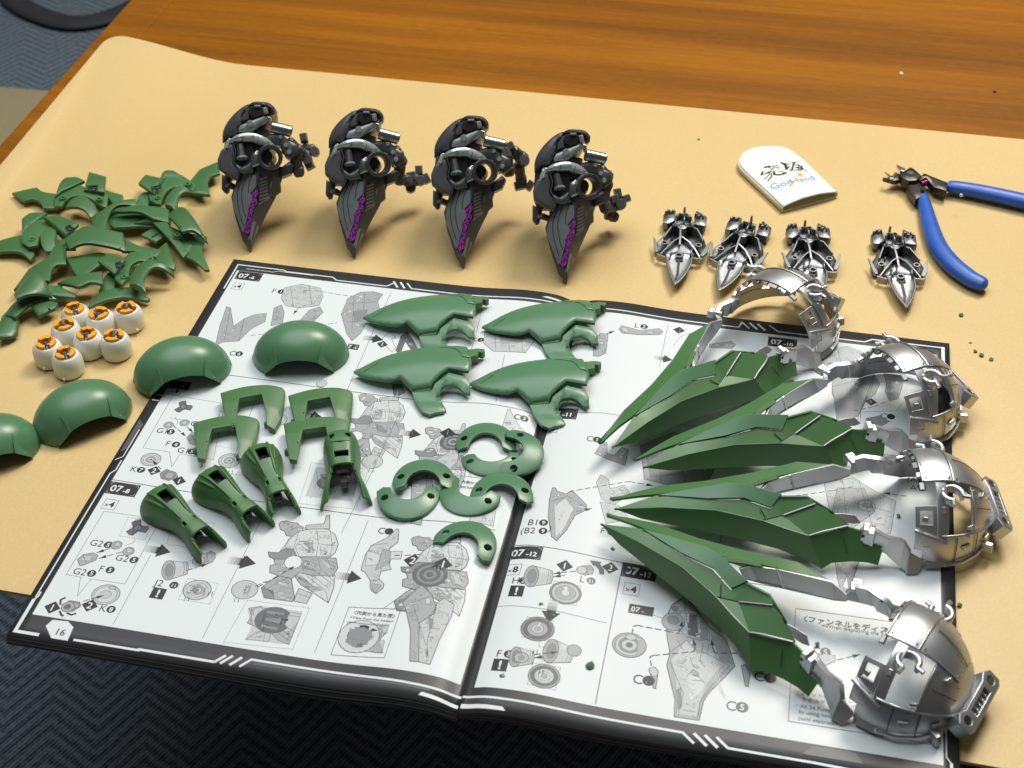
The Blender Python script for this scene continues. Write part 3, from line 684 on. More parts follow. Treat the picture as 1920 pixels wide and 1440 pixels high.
p.L(z6((905, 515), (680, 932))); p.L(z6((1600, 235), (1215, 1012))); arrow(p, z6((930, 485))[0], 8.4); arrow(p, z6((1440, 550))[0], 8.4); dotted_box(p, z6((1040, 310), (1288, 322), (1205, 478), (1000, 450)))
x = z6((1030, 605))[0]; thruster(p, x, 7.4, 0.35); code(p, z6((922, 698))[0], 'J2', '11'); bang(p, z6((925, 708))[0], 6.6)
p.FL(z6((1165, 545), (1190, 510), (1250, 500), (1262, 490), (1290, 500), (1292, 530), (1270, 560), (1200, 578), (1172, 570)), T2, 0.3); p.disc(z6((1192, 550))[0], 3.0, T1, 0.3); p.disc(z6((1192, 550))[0], 1.5, T3); p.L(z6((1240, 505), (1250, 560)))
dashed(p, z6((1118, 608), (1250, 566))); p.L(z6((1110, 556), (1160, 545)), 0.2)
dotted_box(p, z6((1125, 655), (1310, 685), (1258, 808), (1072, 780))); wheel(p, z6((1183, 724))[0], 6.6); ticks(p, z6((1115, 765))[0]); ticks(p, z6((1255, 735))[0])
wheel(p, z6((1468, 720))[0], 6.2); dashed(p, z6((1530, 700), (1600, 670)), 0.45, False); ticks(p, z6((1412, 770))[0])
# drawing with the clip-on disc
unit_art(p, zmap(430, 940, 3.6), 0.34)
dashed(p, z7((190, 578), (450, 432))); dotted_box(p, z7((122, 665), (542, 718), (425, 998), (-40, 950)))
p.F(z7((125, 735), (215, 705), (495, 742), (405, 965), (105, 930), (150, 850)), T1); p.FL(z7((130, 720), (215, 705), (240, 760), (190, 850), (120, 820), (150, 770)), T2); p.FL(z7((300, 860), (380, 850), (480, 770), (400, 965), (330, 940), (285, 890)), T2); p.FL(z7((110, 930), (190, 880), (280, 880), (265, 945)), T1)
for q in (((230, 720), (490, 760)), ((330, 740), (360, 760), (480, 780)), ((320, 880), (400, 940)), ((350, 860), (420, 920)), ((380, 850), (440, 880)), ((140, 915), (200, 918)), ((240, 890), (230, 940))): p.L(z7(*q))
wheel(p, z7((296, 800))[0], 8.4, ((1, T4), (0.82, T3), (0.62, T4), (0.44, T3), (0.22, T4))); ticks(p, z7((232, 850))[0]); dashed(p, z7((390, 800), (355, 798)), 0.4)
p.L(z7((938, 130), (575, 1022))); arrow(p, z7((60, 405))[0], 8.2); arrow(p, z7((785, 508))[0], 8.2)
p.FL(z7((895, 440), (920, 360), (960, 300), (1060, 255), (1120, 205), (1130, 192), (1145, 200), (1140, 285), (1080, 330), (1090, 400), (1080, 440), (1095, 470), (1025, 480), (1010, 530), (1045, 570), (1040, 595), (992, 632), (960, 610), (950, 580), (952, 540), (915, 480), (890, 470)), T1, 0.35)
p.FL(z7((930, 340), (1020, 360), (1010, 430), (920, 440)), T0, 0.2); p.FL(z7((1040, 330), (1090, 345), (1080, 430), (985, 470), (1000, 430)), T2, 0.2); p.FL(z7((1090, 348), (1168, 350), (1160, 402), (1085, 398)), T0, 0.3); p.L(z7((1110, 376), (1150, 377)), 0.6, BLACK); p.L(z7((960, 300), (1070, 290))); p.L(z7((960, 545), (1010, 535))); p.FL(z7((960, 560), (1030, 575), (990, 628), (965, 605)), T2, 0.2)
code(p, z7((995, 218))[0], 'C', '4'); dashed(p, z7((1185, 380), (1395, 380))); diamond(p, z7((1240, 420))[0], '2', 4.6)
unit_art(p, zmap(430, 940, 3.6, 905, 128, 0.97), 0.34)
p.FL(z7((1170, 705), (1300, 590), (1370, 660), (1395, 740), (1380, 790), (1285, 850), (1280, 1110), (1220, 1105), (1225, 900), (1195, 760)), T2, 0.35); p.FL(z7((1285, 850), (1390, 780), (1400, 720), (1450, 680), (1520, 720), (1500, 800), (1420, 960), (1355, 1125), (1280, 1110)), T1, 0.35)
for q in (((1200, 720), (1360, 670)), ((1280, 850), (1240, 720)), ((1330, 830), (1395, 745)), ((1390, 780), (1340, 960), (1330, 1110)), ((1350, 820), (1370, 880), (1340, 900)), ((1400, 760), (1480, 790)), ((1340, 940), (1380, 950)), ((1280, 850), (1330, 1000))): p.L(z7(*q), 0.22)
p.F(z7((1345, 810), (1380, 820), (1375, 880), (1350, 890)), T3); p.F(z7((1325, 1050), (1340, 1010), (1345, 1080)), T4)
wheel(p, z7((1356, 522))[0], 8.2, ((1, T4), (0.8, T3), (0.6, T4), (0.4, T3), (0.2, T4))); diamond(p, z7((1445, 452))[0], '1', 4.6); p.L(z7((1370, 472), (1392, 462), (1405, 480)), 1.0, BLACK)
p.L(z7((808, 715), (1160, 750), (1048, 1078), (685, 1038)), 0.25, LINE, True); p.L(z7((1040, 738), (1280, 580)), 0.2); p.L(z7((1110, 748), (1310, 565)), 0.2)
p.text('〈内側から見た図〉', z7((822, 760))[0], 2.45, BLACK, 0.012); p.text('<View from the inside>', z7((812, 792))[0], 2.15, BLACK, 0.0)
p.FL(z7((800, 815), (1080, 850), (1065, 905), (1010, 950), (1050, 960), (1030, 1045), (900, 1020), (850, 1025), (790, 960), (775, 880)), T1, 0.2); p.FL(z7((990, 900), (1060, 905), (1010, 960), (1040, 1040), (960, 1030), (930, 980)), T2, 0.2)
p.disc(z7((875, 920))[0], 9.4, T0, 0.35); p.disc(z7((878, 918))[0], 6.6, T3, 0.3); p.L(z7((880, 855), (910, 848), (945, 868)), 1.4, BLACK); p.L(z7((810, 820), (1070, 860)), 0.4); p.FL(z7((790, 885), (815, 890), (805, 920), (785, 915)), T4); p.FL(z7((850, 975), (900, 970), (898, 985), (850, 990)), T4); dashed(p, z7((955, 878), (1010, 888)), 0.4)
p.build('step_diagram', booklet)
# --- step 10 / 11
p = Print()
step_tag(p, (1441, 631), '07', '-10', 16, 8.4); p.fill([(150.6, 279.4), (152, 279.4), (152, 274), (150.6, 274)], WHITE)
p.L([(1252, 612), (1236, 690)]); diamond(p, (1273, 620), '2', 3.4); p.L([(1262, 650), (1276, 632), (1300, 624), (1340, 630)], 0.2); p.FL([(1330, 646), (1370, 640), (1380, 646), (1372, 654), (1330, 652)], T2); arrow(p, (1240, 674), 6.5)
p.FL([(1544, 654), (1590, 650), (1620, 662), (1600, 690), (1560, 690), (1540, 680)], T1); p.FL([(1560, 690), (1630, 688), (1650, 720), (1640, 740), (1590, 770), (1560, 740)], T2); p.L([(1570, 655), (1580, 690)]); p.L([(1600, 700), (1610, 750)])
p.FL([(1560, 725), (1600, 715), (1632, 735), (1640, 700), (1610, 780), (1570, 790)], T2); p.FL([(1657, 700), (1676, 693), (1695, 702), (1690, 730), (1684, 748), (1668, 752), (1660, 735), (1662, 718)], T2, 0.3); p.L([(1664, 712), (1688, 716)]); p.F([(1662, 735), (1688, 736), (1682, 748), (1668, 750)], T3)
diamond(p, (1633, 753), '1', 3.2); code(p, (1650, 783), 'C', '2'); dashed(p, [(1600, 770), (1640, 762), (1664, 752)], 0.35, False); p.FL([(1624, 784), (1650, 779), (1668, 790), (1650, 800), (1628, 796)], T3, 0.3); p.L([(1614, 785), (1614, 772), (1680, 770), (1692, 756)], 0.2)
p.L([(1005, 778), (1130, 780), (1300, 800), (1480, 826), (1760, 866)], 0.3)
step_tag(p, (1026, 764), '07', '-11', 17, 8.6); times(p, (1024, 794), '4', 6.8)
code(p, (1098, 832), 'C', '1'); p.FL([(1115, 856), (1130, 832), (1138, 835), (1138, 855), (1152, 858), (1166, 842), (1178, 846), (1172, 876), (1140, 866)], T2, 0.3)
code(p, (988, 986), 'B1', '9'); code(p, (974, 1000), '(B2', '9'); p.text(')', (1027, 1000), 5.6)
p.FL([(1036, 919), (1042, 920), (1044, 926), (1062, 932), (1072, 925), (1100, 952), (1098, 962), (1078, 972), (1062, 1000), (1044, 1020), (1034, 1012), (1028, 975), (1030, 940)], T2, 0.35); p.F([(1040, 955), (1060, 940), (1075, 960), (1055, 1000), (1042, 1012)], T0); p.L([(1032, 945), (1064, 936), (1098, 956)])
p.FL([(1118, 910), (1126, 895), (1140, 902), (1144, 920), (1170, 912), (1182, 928), (1150, 950), (1128, 940)], T1); p.FL([(1125, 945), (1160, 950), (1180, 975), (1136, 985)], T1); code(p, (1124, 1003), 'F', '6')
dashed(p, [(1066, 928), (1180, 905), (1225, 912)], 0.4); dashed(p, [(1080, 965), (1110, 958)], 0.4)
p.FL([(1200, 838), (1260, 812), (1330, 822), (1350, 850), (1330, 900), (1260, 912), (1208, 900)], T2); p.FL([(1210, 850), (1250, 838), (1290, 850), (1280, 890), (1220, 896)], T3)
for q in ([(1230, 830), (1240, 905)], [(1270, 815), (1285, 905)], [(1310, 820), (1318, 900)], [(1204, 870), (1345, 860)]): p.L(q)
p.L([(1365, 940), (1350, 1020)]); p.L([(1362, 830), (1330, 900)])
p.FL([(1545, 905), (1600, 895), (1640, 920), (1680, 940), (1670, 1000), (1610, 1010), (1560, 980)], T1); p.FL([(1570, 915), (1620, 915), (1640, 960), (1600, 990), (1560, 960)], T2); wheel(p, (1625, 948), 4.2)
for q in ([(1580, 900), (1590, 1000)], [(1610, 900), (1640, 1000)], [(1550, 930), (1670, 960)], [(1560, 965), (1660, 985)]): p.L(q)
p.text('(A2', (1700, 902), 5.2, T4); p.disc((1728, 899), 2.2, T4, 0); p.text('A1', (1706, 918), 5.2, T4); p.disc((1728, 913), 2.2, T4, 0); dashed(p, [(1490, 930), (1560, 920), (1602, 912)], 0.35, False); dashed(p, [(1700, 930), (1656, 924)], 0.35)
p.FL([(1560, 1010), (1622, 1020), (1600, 1085), (1580, 1120), (1570, 1085)], T2, 0.3); p.FL([(1580, 1100), (1588, 1080), (1592, 1108)], WHITE, 0.2)
p.L([(958, 1020), (1165, 1056), (1300, 1076), (1500, 1108), (1764, 1150)], 0.32)
p.build('step_diagram', booklet)
# --- step 12
p = Print()
step_tag(p, z8((342, 72))[0], '07', '-12', 16.2, 8.4); times(p, z8((328, 182))[0], '8', 6.8)
code(p, z8((345, 306))[0], 'H', '3'); bang(p, z8((345, 318))[0], 6.8); thruster(p, z8((488, 275))[0], 8.0, 0.1); diamond(p, z8((668, 213))[0], '1', 4.0); diamond(p, z8((942, 213))[0], '2', 4.0)
p.FL(z8((745, 232), (770, 210), (820, 205), (842, 225), (835, 255), (790, 265), (752, 252)), T2, 0.3); p.disc(z8((770, 235))[0], 2.4, T1, 0.3); p.L(z8((800, 208), (805, 262))); code(p, z8((752, 305))[0], 'L', '21', 5.6, T4)
dashed(p, z8((735, 243), (600, 262))); dashed(p, z8((672, 270), (600, 280)), 0.35); p.fill([Print.pp(p, q) for q in z8((820, 175), (888, 180), (880, 195), (905, 225), (905, 255), (876, 255), (872, 225), (850, 205), (838, 205))], T4)
dotted_box(p, z8((605, 305), (762, 330), (738, 448), (580, 418))); wheel(p, z8((672, 375))[0], 7.4, ((1, T3), (0.86, T1), (0.66, T2), (0.28, T0))); p.L(z8((668, 340), (672, 358)), 0.6, WHITE); p.L(z8((680, 340), (678, 358)), 0.6, WHITE)
p.L(z8((258, 433), (590, 480), (920, 543)), 0.22); arrow(p, z8((590, 475))[0], 8.4, -math.pi/2)
dotted_box(p, z8((442, 520), (600, 545), (570, 668), (410, 640))); wheel(p, z8((505, 593))[0], 7.6, ((1, T3), (0.84, T4), (0.62, T2), (0.34, T0), (0.2, T2))); p.L(z8((520, 560), (512, 575)), 0.6, WHITE)
code(p, z8((252, 750))[0], 'F', '3'); bang(p, z8((245, 760))[0], 6.8); thruster(p, z8((390, 760))[0], 6.6, 0.1); wheel(p, z8((408, 765))[0], 3.2); thruster(p, z8((605, 728))[0], 8.0, 0.0); p.disc(z8((725, 715))[0], 3.2, T2, 0.3)
dashed(p, z8((485, 748), (630, 730))); dashed(p, z8((535, 760), (485, 768)), 0.35); p.L(z8((520, 668), (512, 700), (560, 704)), 0.25, LINE, False, (1.0, 0.7)); p.L(z8((535, 758), (530, 800)), 0.25, LINE, False, (1, 0.7)); ticks(p, z8((485, 720))[0])
dotted_box(p, z8((478, 798), (642, 822), (612, 955), (445, 925))); wheel(p, z8((545, 875))[0], 7.0, ((1, T2), (0.86, T4), (0.62, T1), (0.36, T0), (0.2, T2))); ticks(p, z8((520, 838))[0])
p.L(z8((1018, 180), (852, 1028)), 0.4)
p.build('step_diagram', booklet)
# --- step 13
p = Print()
step_tag(p, z8((1018, 175))[0], '07', '-13', 16.6, 9.0); times(p, z8((1030, 296))[0], '4', 7.2); step_tag(p, z8((1058, 422))[0], '07', '-11', 11.4, 5.6)
p.L(z8((1188, 487), (1280, 515)), 0.2)
p.FL(z8((1275, 510), (1310, 430), (1395, 370), (1470, 470), (1540, 560), (1640, 640), (1690, 795), (1640, 850), (1530, 960), (1500, 1010), (1475, 1122), (1325, 1100), (1330, 1000), (1280, 790), (1300, 720), (1282, 620)), T2, 0.4)
p.F(z8((1310, 760), (1400, 640), (1470, 720), (1560, 720), (1600, 800), (1520, 900), (1480, 1010), (1460, 1095), (1345, 1085), (1350, 990), (1330, 850)), T1)
p.F(z8((1280, 510), (1315, 440), (1400, 380), (1420, 470), (1400, 600), (1300, 600)), T1); p.F(z8((1400, 480), (1460, 490), (1470, 620), (1410, 610)), T4); p.F(z8((1480, 500), (1530, 560), (1530, 640), (1480, 640)), T3); p.F(z8((1540, 600), (1640, 650), (1680, 790), (1600, 760)), T3)
p.F(z8((1400, 860), (1440, 815), (1490, 850), (1510, 900), (1470, 970), (1420, 940)), T0); p.detail(z8((1310, 760), (1400, 640), (1470, 720), (1560, 720), (1600, 800), (1520, 900), (1480, 1010), (1460, 1095), (1345, 1085), (1350, 990), (1330, 850)), T1, 1.5); p.detail(z8((1280, 510), (1315, 440), (1400, 380), (1420, 470), (1530, 560), (1530, 640), (1300, 600)), T1, 1.5); p.F(z8((1335, 940), (1365, 920), (1375, 1040), (1345, 1060)), T3)
for q in (((1320, 440), (1330, 560), (1380, 600)), ((1395, 375), (1390, 470), (1420, 600)), ((1290, 720), (1400, 640), (1470, 720)), ((1300, 770), (1380, 960), (1350, 1090)), ((1660, 790), (1560, 900), (1480, 1010), (1465, 1110)), ((1470, 700), (1560, 740), (1650, 790)), ((1400, 860), (1440, 815), (1510, 900)), ((1420, 740), (1440, 800)), ((1500, 660), (1480, 760), (1510, 800)), ((1380, 1060), (1450, 1070)), ((1540, 560), (1530, 700)), ((1345, 640), (1380, 700)), ((1400, 620), (1480, 640), (1540, 640)), ((1425, 560), (1470, 555)), ((1440, 490), (1430, 600)), ((1420, 840), (1470, 860)), ((1430, 880), (1500, 885))): p.L(z8(*q), 0.24)
p.disc(z8((1320, 530))[0], 5.2, T2, 0.3); p.disc(z8((1330, 450))[0], 1.4, T3); p.disc(z8((1320, 520))[0], 2.6, T3); p.text('V', z8((1408, 995))[0], 5.0, WHITE); p.stroke([p.pp(v) for v in z8((1412, 1080), (1425, 1082), (1424, 1096), (1412, 1095))], 0.3, T0, True); p.stroke([p.pp(v) for v in z8((1442, 1080), (1455, 1082), (1454, 1096), (1442, 1095))], 0.3, T0, True)
for q in (((1470, 690), (1635, 995)), ((1500, 690), (1635, 995)), ((1540, 700), (1635, 995)), ((1470, 770), (1635, 995))): p.L(z8(*q), 0.22, T0)
for q in (((1072, 605), (1080, 560), (1100, 552), (1280, 585), (1350, 600), (1368, 560), (1373, 525)), ((1188, 795), (1180, 740), (1200, 732), (1440, 710), (1452, 690), (1440, 635)), ((1702, 718), (1570, 716), (1556, 690), (1550, 635))): dashed(p, z8(*q), 0.5)
wheel(p, z8((1056, 672))[0], 7.6, ((1, T2), (0.84, T1), (0.64, T3), (0.46, T1), (0.2, T4))); p.FL(z8((1028, 625), (1048, 608), (1092, 612), (1100, 635), (1065, 645)), T1, 0.3)
for q in (((1178, 808), (1210, 802), (1230, 826), (1215, 932), (1200, 928)),): p.FL(z8(*q), T2, 0.35); p.L(z8((1172, 830), (1228, 830)))
p.FL(z8((1172, 812), (1205, 800), (1218, 812), (1230, 830), (1220, 860), (1185, 855)), T1, 0.3); p.FL(z8((1728, 790), (1755, 785), (1780, 830), (1770, 920), (1752, 915)), T2, 0.35)
code(p, z8((1070, 897))[0], 'C', '5', 7.2); code(p, z8((1800, 880))[0], 'C', '5', 7.2); code(p, z8((1630, 1055))[0], 'C', '5', 7.2, T4)
# the note in the box
p.L([(1492, 1141), (1763, 1180), (1744, 1396), (1478, 1352)], 0.28, LINE, True)
p.text('〈ファンネルをディスプレイする場合〉', (1497, 1163), 4.0, BLACK, 0.02); p.text('<When displaying the funnels>', (1540, 1176), 2.9, BLACK)
code(p, (1521, 1226), 'C', '5', 6.2, T4); p.FL([(1530, 1233), (1545, 1226), (1566, 1230), (1566, 1240), (1548, 1248), (1534, 1242)], T1, 0.25); dashed(p, [(1570, 1238), (1612, 1228)], 0.4)
p.text('2セット使用することで、24基のファンネル', (1503, 1303), 2.6, T4); p.text('を全体ディスプレイすることができます。', (1502, 1314), 2.6, T4)
p.text('・All 24 Funnels can be displayed individually', (1488, 1325), 2.7, BLACK, 0.0); p.text('by using two Weapon Display Base 01 sets', (1497, 1337), 2.7, BLACK, 0.0); p.text('(sold separately).', (1496, 1349), 2.7, BLACK, 0.0)
p.build('step_diagram', booklet)
MT['gate'] = plastic('cut_gate_green', (0.17, 0.32, 0.17), 0.7)
# ------------------------------------------------------------------ green armour parts
def dome_pt(al, be, off=0.0, a=26.5, r=20.4):
    ra = r+off
    return Vector(((a+off)*math.cos(al), ra*math.sin(al)*math.cos(be), ra*math.sin(al)*math.sin(be)))
def dome_front(al, r=20.4):
    rho = r*math.sin(al)
    if rho <= 14.6: return math.pi
    lo, hi = math.pi/2, math.pi
    for _ in range(40):
        md = (lo+hi)/2
        if rho*math.cos(md) > -(14.6+0.22*rho*math.sin(md)): lo = md
        else: hi = md
    return lo
def make_dome(label):
    t = thing('dome_cover', label, 'model part', group='green dome covers')
    na, nb = 44, 30; vs = []; fs = []
    for i in range(na+1):
        al = math.pi*(0.012+0.976*i/na); bf = dome_front(al)
        for j in range(nb+1): vs.append(tuple(dome_pt(al, bf*(j/nb))+Vector((0, 0, 0))))
    for i in range(na):
        for j in range(nb): k = i*(nb+1)+j; fs.append((k, k+1, k+nb+2, k+nb+1))
    link('shell', mk(vs, fs, 60), MT['green_b'], t, solid=1.7, bevel=0.25)
    for sgn in (-1, 1):                                          # wedge shaped ribs that run up from the front rim
        aL, aR, aT = (math.pi/2-sgn*0.42, math.pi/2-sgn*0.78, math.pi/2-sgn*0.50)
        q = [dome_pt(aL, dome_front(aL)-0.0, 1.1), dome_pt(aR, dome_front(aR)-0.02, 1.1), dome_pt(aT, dome_front(aT)-0.62, 0.25)]
        qi = [dome_pt(aL, dome_front(aL)-0.0, -1.0), dome_pt(aR, dome_front(aR)-0.02, -1.0), dome_pt(aT, dome_front(aT)-0.55, -1.0)]
        mid = [(q[0]+q[2])/2+Vector((0, -0.6, 0.9)), (q[1]+q[2])/2+Vector((0, -0.6, 0.9)), (q[0]+q[1])/2+Vector((0, -0.9, 0.7))]
        vv = [q[0], mid[2], q[1], mid[1], q[2], mid[0]]; low = [qi[0], (qi[0]+qi[1])/2, qi[1], (qi[1]+qi[2])/2, qi[2], (qi[0]+qi[2])/2]
        link('rib', mk([tuple(v) for v in vv+low], [(0, 1, 2, 3, 4, 5)]+[(k, (k+1) % 6, 6+(k+1) % 6, 6+k) for k in range(6)], 30), MT['green_b'], t, bevel=0.15)
    for a_ in (0.95, 2.3):
        gp = dome_pt(a_, dome_front(a_)-0.05, 0.05); link('gate_mark', tube([tuple(gp-Vector((0, 0.3, 0.2))), tuple(gp+Vector((0, -0.25, 0.1)))], 0.8, 8), MT['gate'], t)
    for sgn in (-1, 1): link('lug', boxm(2.2, 3.0, 1.8, 0.8, (sgn*25.6, -1.0, 1.2)), MT['green_b'], t, bevel=0.2)
    return t
d0 = make_dome('x')
dome_specs = [((565, 669), (505, 703), (627, 699), 3.4, 'green dome cover lying wholly on the booklet page'),
              ((343, 700), (286, 741), (418, 716), 3.0, 'green dome cover straddling the left edge of the booklet'),
              ((156, 785), (104, 838), (236, 786), 0.2, 'green dome cover lying on the mat just left of the booklet'),
              ((-20, 850), (-64, 905), (62, 862), 0.2, 'green dome cover cut off by the left edge of the photo')]
for i, (c, l, r_, z, lab) in enumerate(dome_specs):
    o = d0 if i == 0 else copy_tree(d0); o['label'] = lab
    a, b_ = P(*l, z), P(*r_, z); o.rotation_euler = (0, 0, math.atan2(b_.y-a.y, b_.x-a.x)); w = P(*c, z); o.location = Vector((w.x, w.y, z))*S
dome_spec_done = True

# --- leaf shaped shields
def z7b(*q): return [(640+a[0]/3.692, 530+a[1]/3.692)+tuple(a[2:]) for a in q]
LO = P(*z7b((80, 605))[0], 5); LE = P(*z7b((895, 604))[0], 5); LA = math.atan2(LE.y-LO.y, LE.x-LO.x)
def make_leaf():
    t = thing('leaf_shield', 'x', 'model part', group='green leaf shaped shields')
    T = lambda z, *q: outl(trace(z7b(*q), z, (LO.x, LO.y), LA), 5)
    body = T(5, (80, 605), (150, 584, 1), (370, 500, 1), (520, 462, 1), (660, 450, 1), (780, 452, 1), (866, 470), (884, 520, 1), (896, 590, 1), (896, 622), (876, 664), (738, 652), (690, 682), (630, 722), (618, 742), (482, 748), (400, 686), (330, 694, 1), (200, 668, 1), (125, 638, 1))
    xs = [q[0] for q in body]; L_ = max(xs)
    zf = lambda x, y: 2.2+4.5*max(0, min(1, x/L_))**1.3
    sel = [q for q in body if q[0] > 0.35*L_]; y0 = 0.5*(min(q[1] for q in sel)+max(q[1] for q in sel))-1.5
    def zl(x, y):
        u_ = max(0.0, min(1.0, x/L_)); gx = 0.16+0.84*math.sin(min(1.0, u_/0.74)*math.pi/2)-0.16*max(0, (u_-0.74)/0.26)**2
        yc = y0*(0.15+0.85*min(1, u_/0.6)); return 2.4+8.6*gx*max(0.12, 1-((y-yc)/(15.0+12.0*u_))**2)
    link('shell', plate(body, h=0.7, edge=1.8, thick=1.6, grid=1.5, zf=zl, smooth=60), MT['green_b'], t, bevel=0.2)
    fin = T(5, (482, 748), (618, 750), (642, 722), (738, 668), (850, 685), (886, 722), (886, 772), (842, 768), (808, 745, 1), (752, 730, 1), (700, 738, 1), (676, 762, 1), (690, 806, 1), (718, 856), (702, 872), (642, 880), (602, 893), (548, 872), (500, 800))
    link('fin', plate(fin, h=0.9, edge=3, thick=1.8, grid=3.0, zf=lambda x, y: zl(x, y)-1.0), MT['green_b'], t, bevel=0.25)
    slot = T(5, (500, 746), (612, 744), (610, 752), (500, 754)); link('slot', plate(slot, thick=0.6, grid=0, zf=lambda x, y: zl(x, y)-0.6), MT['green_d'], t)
    tabo = T(8, (672, 452), (780, 456), (862, 474), (878, 512), (884, 552), (836, 548), (788, 482))
    link('collar', plate(tabo, h=0.5, edge=1.2, thick=2.0, grid=1.6, zf=lambda x, y: zl(x, y)+1.1), MT['green_b'], t, bevel=0.25)
    hook = T(8, (868, 462), (940, 455), (985, 460), (988, 474), (968, 486), (945, 478), (938, 505), (872, 516))
    link('hook', plate(hook, h=0.5, edge=2, thick=4.5, grid=0, zf=lambda x, y: 7.4), MT['green'], t, bevel=0.3)
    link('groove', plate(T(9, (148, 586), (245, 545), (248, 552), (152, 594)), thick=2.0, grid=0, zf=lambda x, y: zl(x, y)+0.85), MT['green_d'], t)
    return t
l0 = make_leaf()
leafs = [((680, 592), (889, 592), 'green leaf shaped shield at the far left of the four'), ((903, 610), (1129, 603), 'green leaf shaped shield at the far right of the four'),
         ((662, 694), (882, 693), 'green leaf shaped shield at the near left of the four, fin fully in view'), ((879, 716), (1098, 717), 'green leaf shaped shield at the near right, its fin over a printed step number')]
for i, (a, e, lab) in enumerate(leafs):
    o = l0 if i == 0 else copy_tree(l0); o['label'] = lab; A, E_ = P(*a, 8), P(*e, 8)
    o.location = Vector((A.x, A.y, 3.4))*S; o.rotation_euler = (0, 0, math.atan2(E_.y-A.y, E_.x-A.x))

# --- staple shaped brackets
def z8b(*q): return [(230+a[0]/3.918, 700+a[1]/3.918)+tuple(a[2:]) for a in q]
BO = P(*z8b((760, 480))[0], 8)
def make_bracket():
    t = thing('bracket_plate', 'x', 'model part', group='green staple shaped brackets')
    T = lambda z, *q: outl(trace(z8b(*q), z, (BO.x, BO.y), 0), 5)
    o_ = T(8, (520, 380), (700, 340, 1), (860, 326, 1), (985, 333), (1004, 352), (990, 430), (955, 560), (905, 640), (850, 622), (848, 520), (828, 404), (662, 434), (636, 530), (606, 650), (552, 640), (536, 510))
    link('arched_plate', plate(o_, thick=3.2, grid=1.6, h=0.1, edge=1.0, zf=lambda x, y: 7.6-0.0035*(x+4)**2-0.016*max(0, x-3)**2-0.06*abs(y), smooth=55), MT['green'], t, bevel=0.35)
    for x in (-13.5, 9.5): link('foot_peg', boxm(2.2, 2.0, 3.2, 0.9, (x, -9, 0.2)), MT['green'], t, bevel=0.2)
    return t
b0 = make_bracket()
brs = [((962, 250), 0.03, 'green staple bracket at the far left, an arrow printed below its window'), ((1465, 270), 0.03, 'green staple bracket at the far right of the four brackets'),
       ((760, 480), 0.0, 'green staple bracket at the near left, an ankle guard leaning over its leg'), ((1428, 490), -0.02, 'green staple bracket at the near right behind the upright ankle guard')]
for i, (c, a, lab) in enumerate(brs):
    o = b0 if i == 0 else copy_tree(b0); o['label'] = lab; w = P(*z8b(c)[0], 8); o.location = Vector((w.x, w.y, 3.3))*S; o.rotation_euler = (0, 0, a)

# --- ankle guards: U shaped shells, flared at one end and forked at the other
def make_ankle(stations, holes, fork, name_mat, rails, kind):
    t = thing('ankle_guard', 'x', 'model part', group='green ankle guards')
    nt_, na = 60, 36; vs = []; fs = []
    st = curve(stations, 10); L = len(st)-1
    def sec(tt):
        f = tt*L; i = min(int(f), L-1); return st[i]+(st[i+1]-st[i])*(f-i)
    def pt(tt, th, off=0.0):
        x, hw, h, zb, n = sec(tt); c, s_ = math.cos(th), math.sin(th)
        e = 2.0/max(1.2, n)
        return Vector((x, (hw+off)*math.copysign(abs(s_)**e, s_), zb+(h+off-zb)*abs(c)**e))
    for i in range(nt_+1):
        for j in range(na+1): vs.append(tuple(pt(i/nt_, math.radians(-90+180*j/na))))
    for i in range(nt_):
        for j in range(na):
            tm, th = (i+0.5)/nt_, -90+180*(j+0.5)/na
            if any(a <= tm <= b_ and c <= th <= d for a, b_, c, d in holes): continue
            if tm > fork[0] and abs(th) < fork[1]+(tm-fork[0])*fork[2]: continue
            k = i*(na+1)+j; fs.append((k, k+1, k+na+2, k+na+1))
    link('shell', mk(vs, fs, 50), MT['green'], t, solid=1.5, bevel=0.25)
    for r in rails:
        link('rail', tube([tuple(pt(a, math.radians(b_), 0.15)) for a, b_ in r], [0.25]+[0.75]*(len(r)-2)+[0.25], 8), MT['green'], t)
    link('socket_shade_floor', join(boxm(5, 4, 3.4, 0.9, (sec(0.74)[0], 0, 4.0)), boxm(3, 8.0, 2.4, 1, (sec(0.60)[0], 0, 5.5)), boxm(15, 10, 2.0, 1, (sec(0.33)[0]-2.5, 0, 9.5))), MT['black'], t, bevel=0.3)  # socket blocks, plus an added black floor standing in for shade behind the window
    return t
std = [(0.0, 8.8, 9.0, 3.5, 2.0), (2.0, 10.4, 13.6, 1.6, 2.1), (8, 10.4, 16.4, 0.6, 2.2), (16, 8.4, 16.0, 1.6, 2.5), (24, 6.3, 14.4, 3.2, 3.0), (31, 5.6, 12.8, 2.6, 3.4), (38, 6.6, 12.4, 0.2, 3.2), (44, 7.8, 11.4, 0.0, 2.6), (50, 8.2, 8.6, 0.0, 2.4)]
k0 = make_ankle(std, [(0.26, 0.40, -13, 13), (0.63, 0.68, 17, 34), (0.63, 0.68, -34, -17)], (0.82, 42, 22), 'green', [[(0.10+0.07*k, s*(24-1.0*k)) for k in range(8)] for s in (-1, 1)]+[[(0.16+0.05*k, s*(40-1.5*k)) for k in range(6)] for s in (-1, 1)], 0)
upr = [(0.0, 7.0, 13.0, 4.0, 2.6), (2, 8.5, 16.5, 3, 2.8), (9, 9.4, 17.5, 2.0, 3.0), (17, 8.6, 16.8, 1.2, 3.2), (25, 8.2, 15.4, 0.8, 3.2), (31, 9.0, 14.0, 0.2, 3.0), (39, 11.5, 12.0, 0.0, 2.6), (47, 13.0, 8.0, 0, 2.4)]
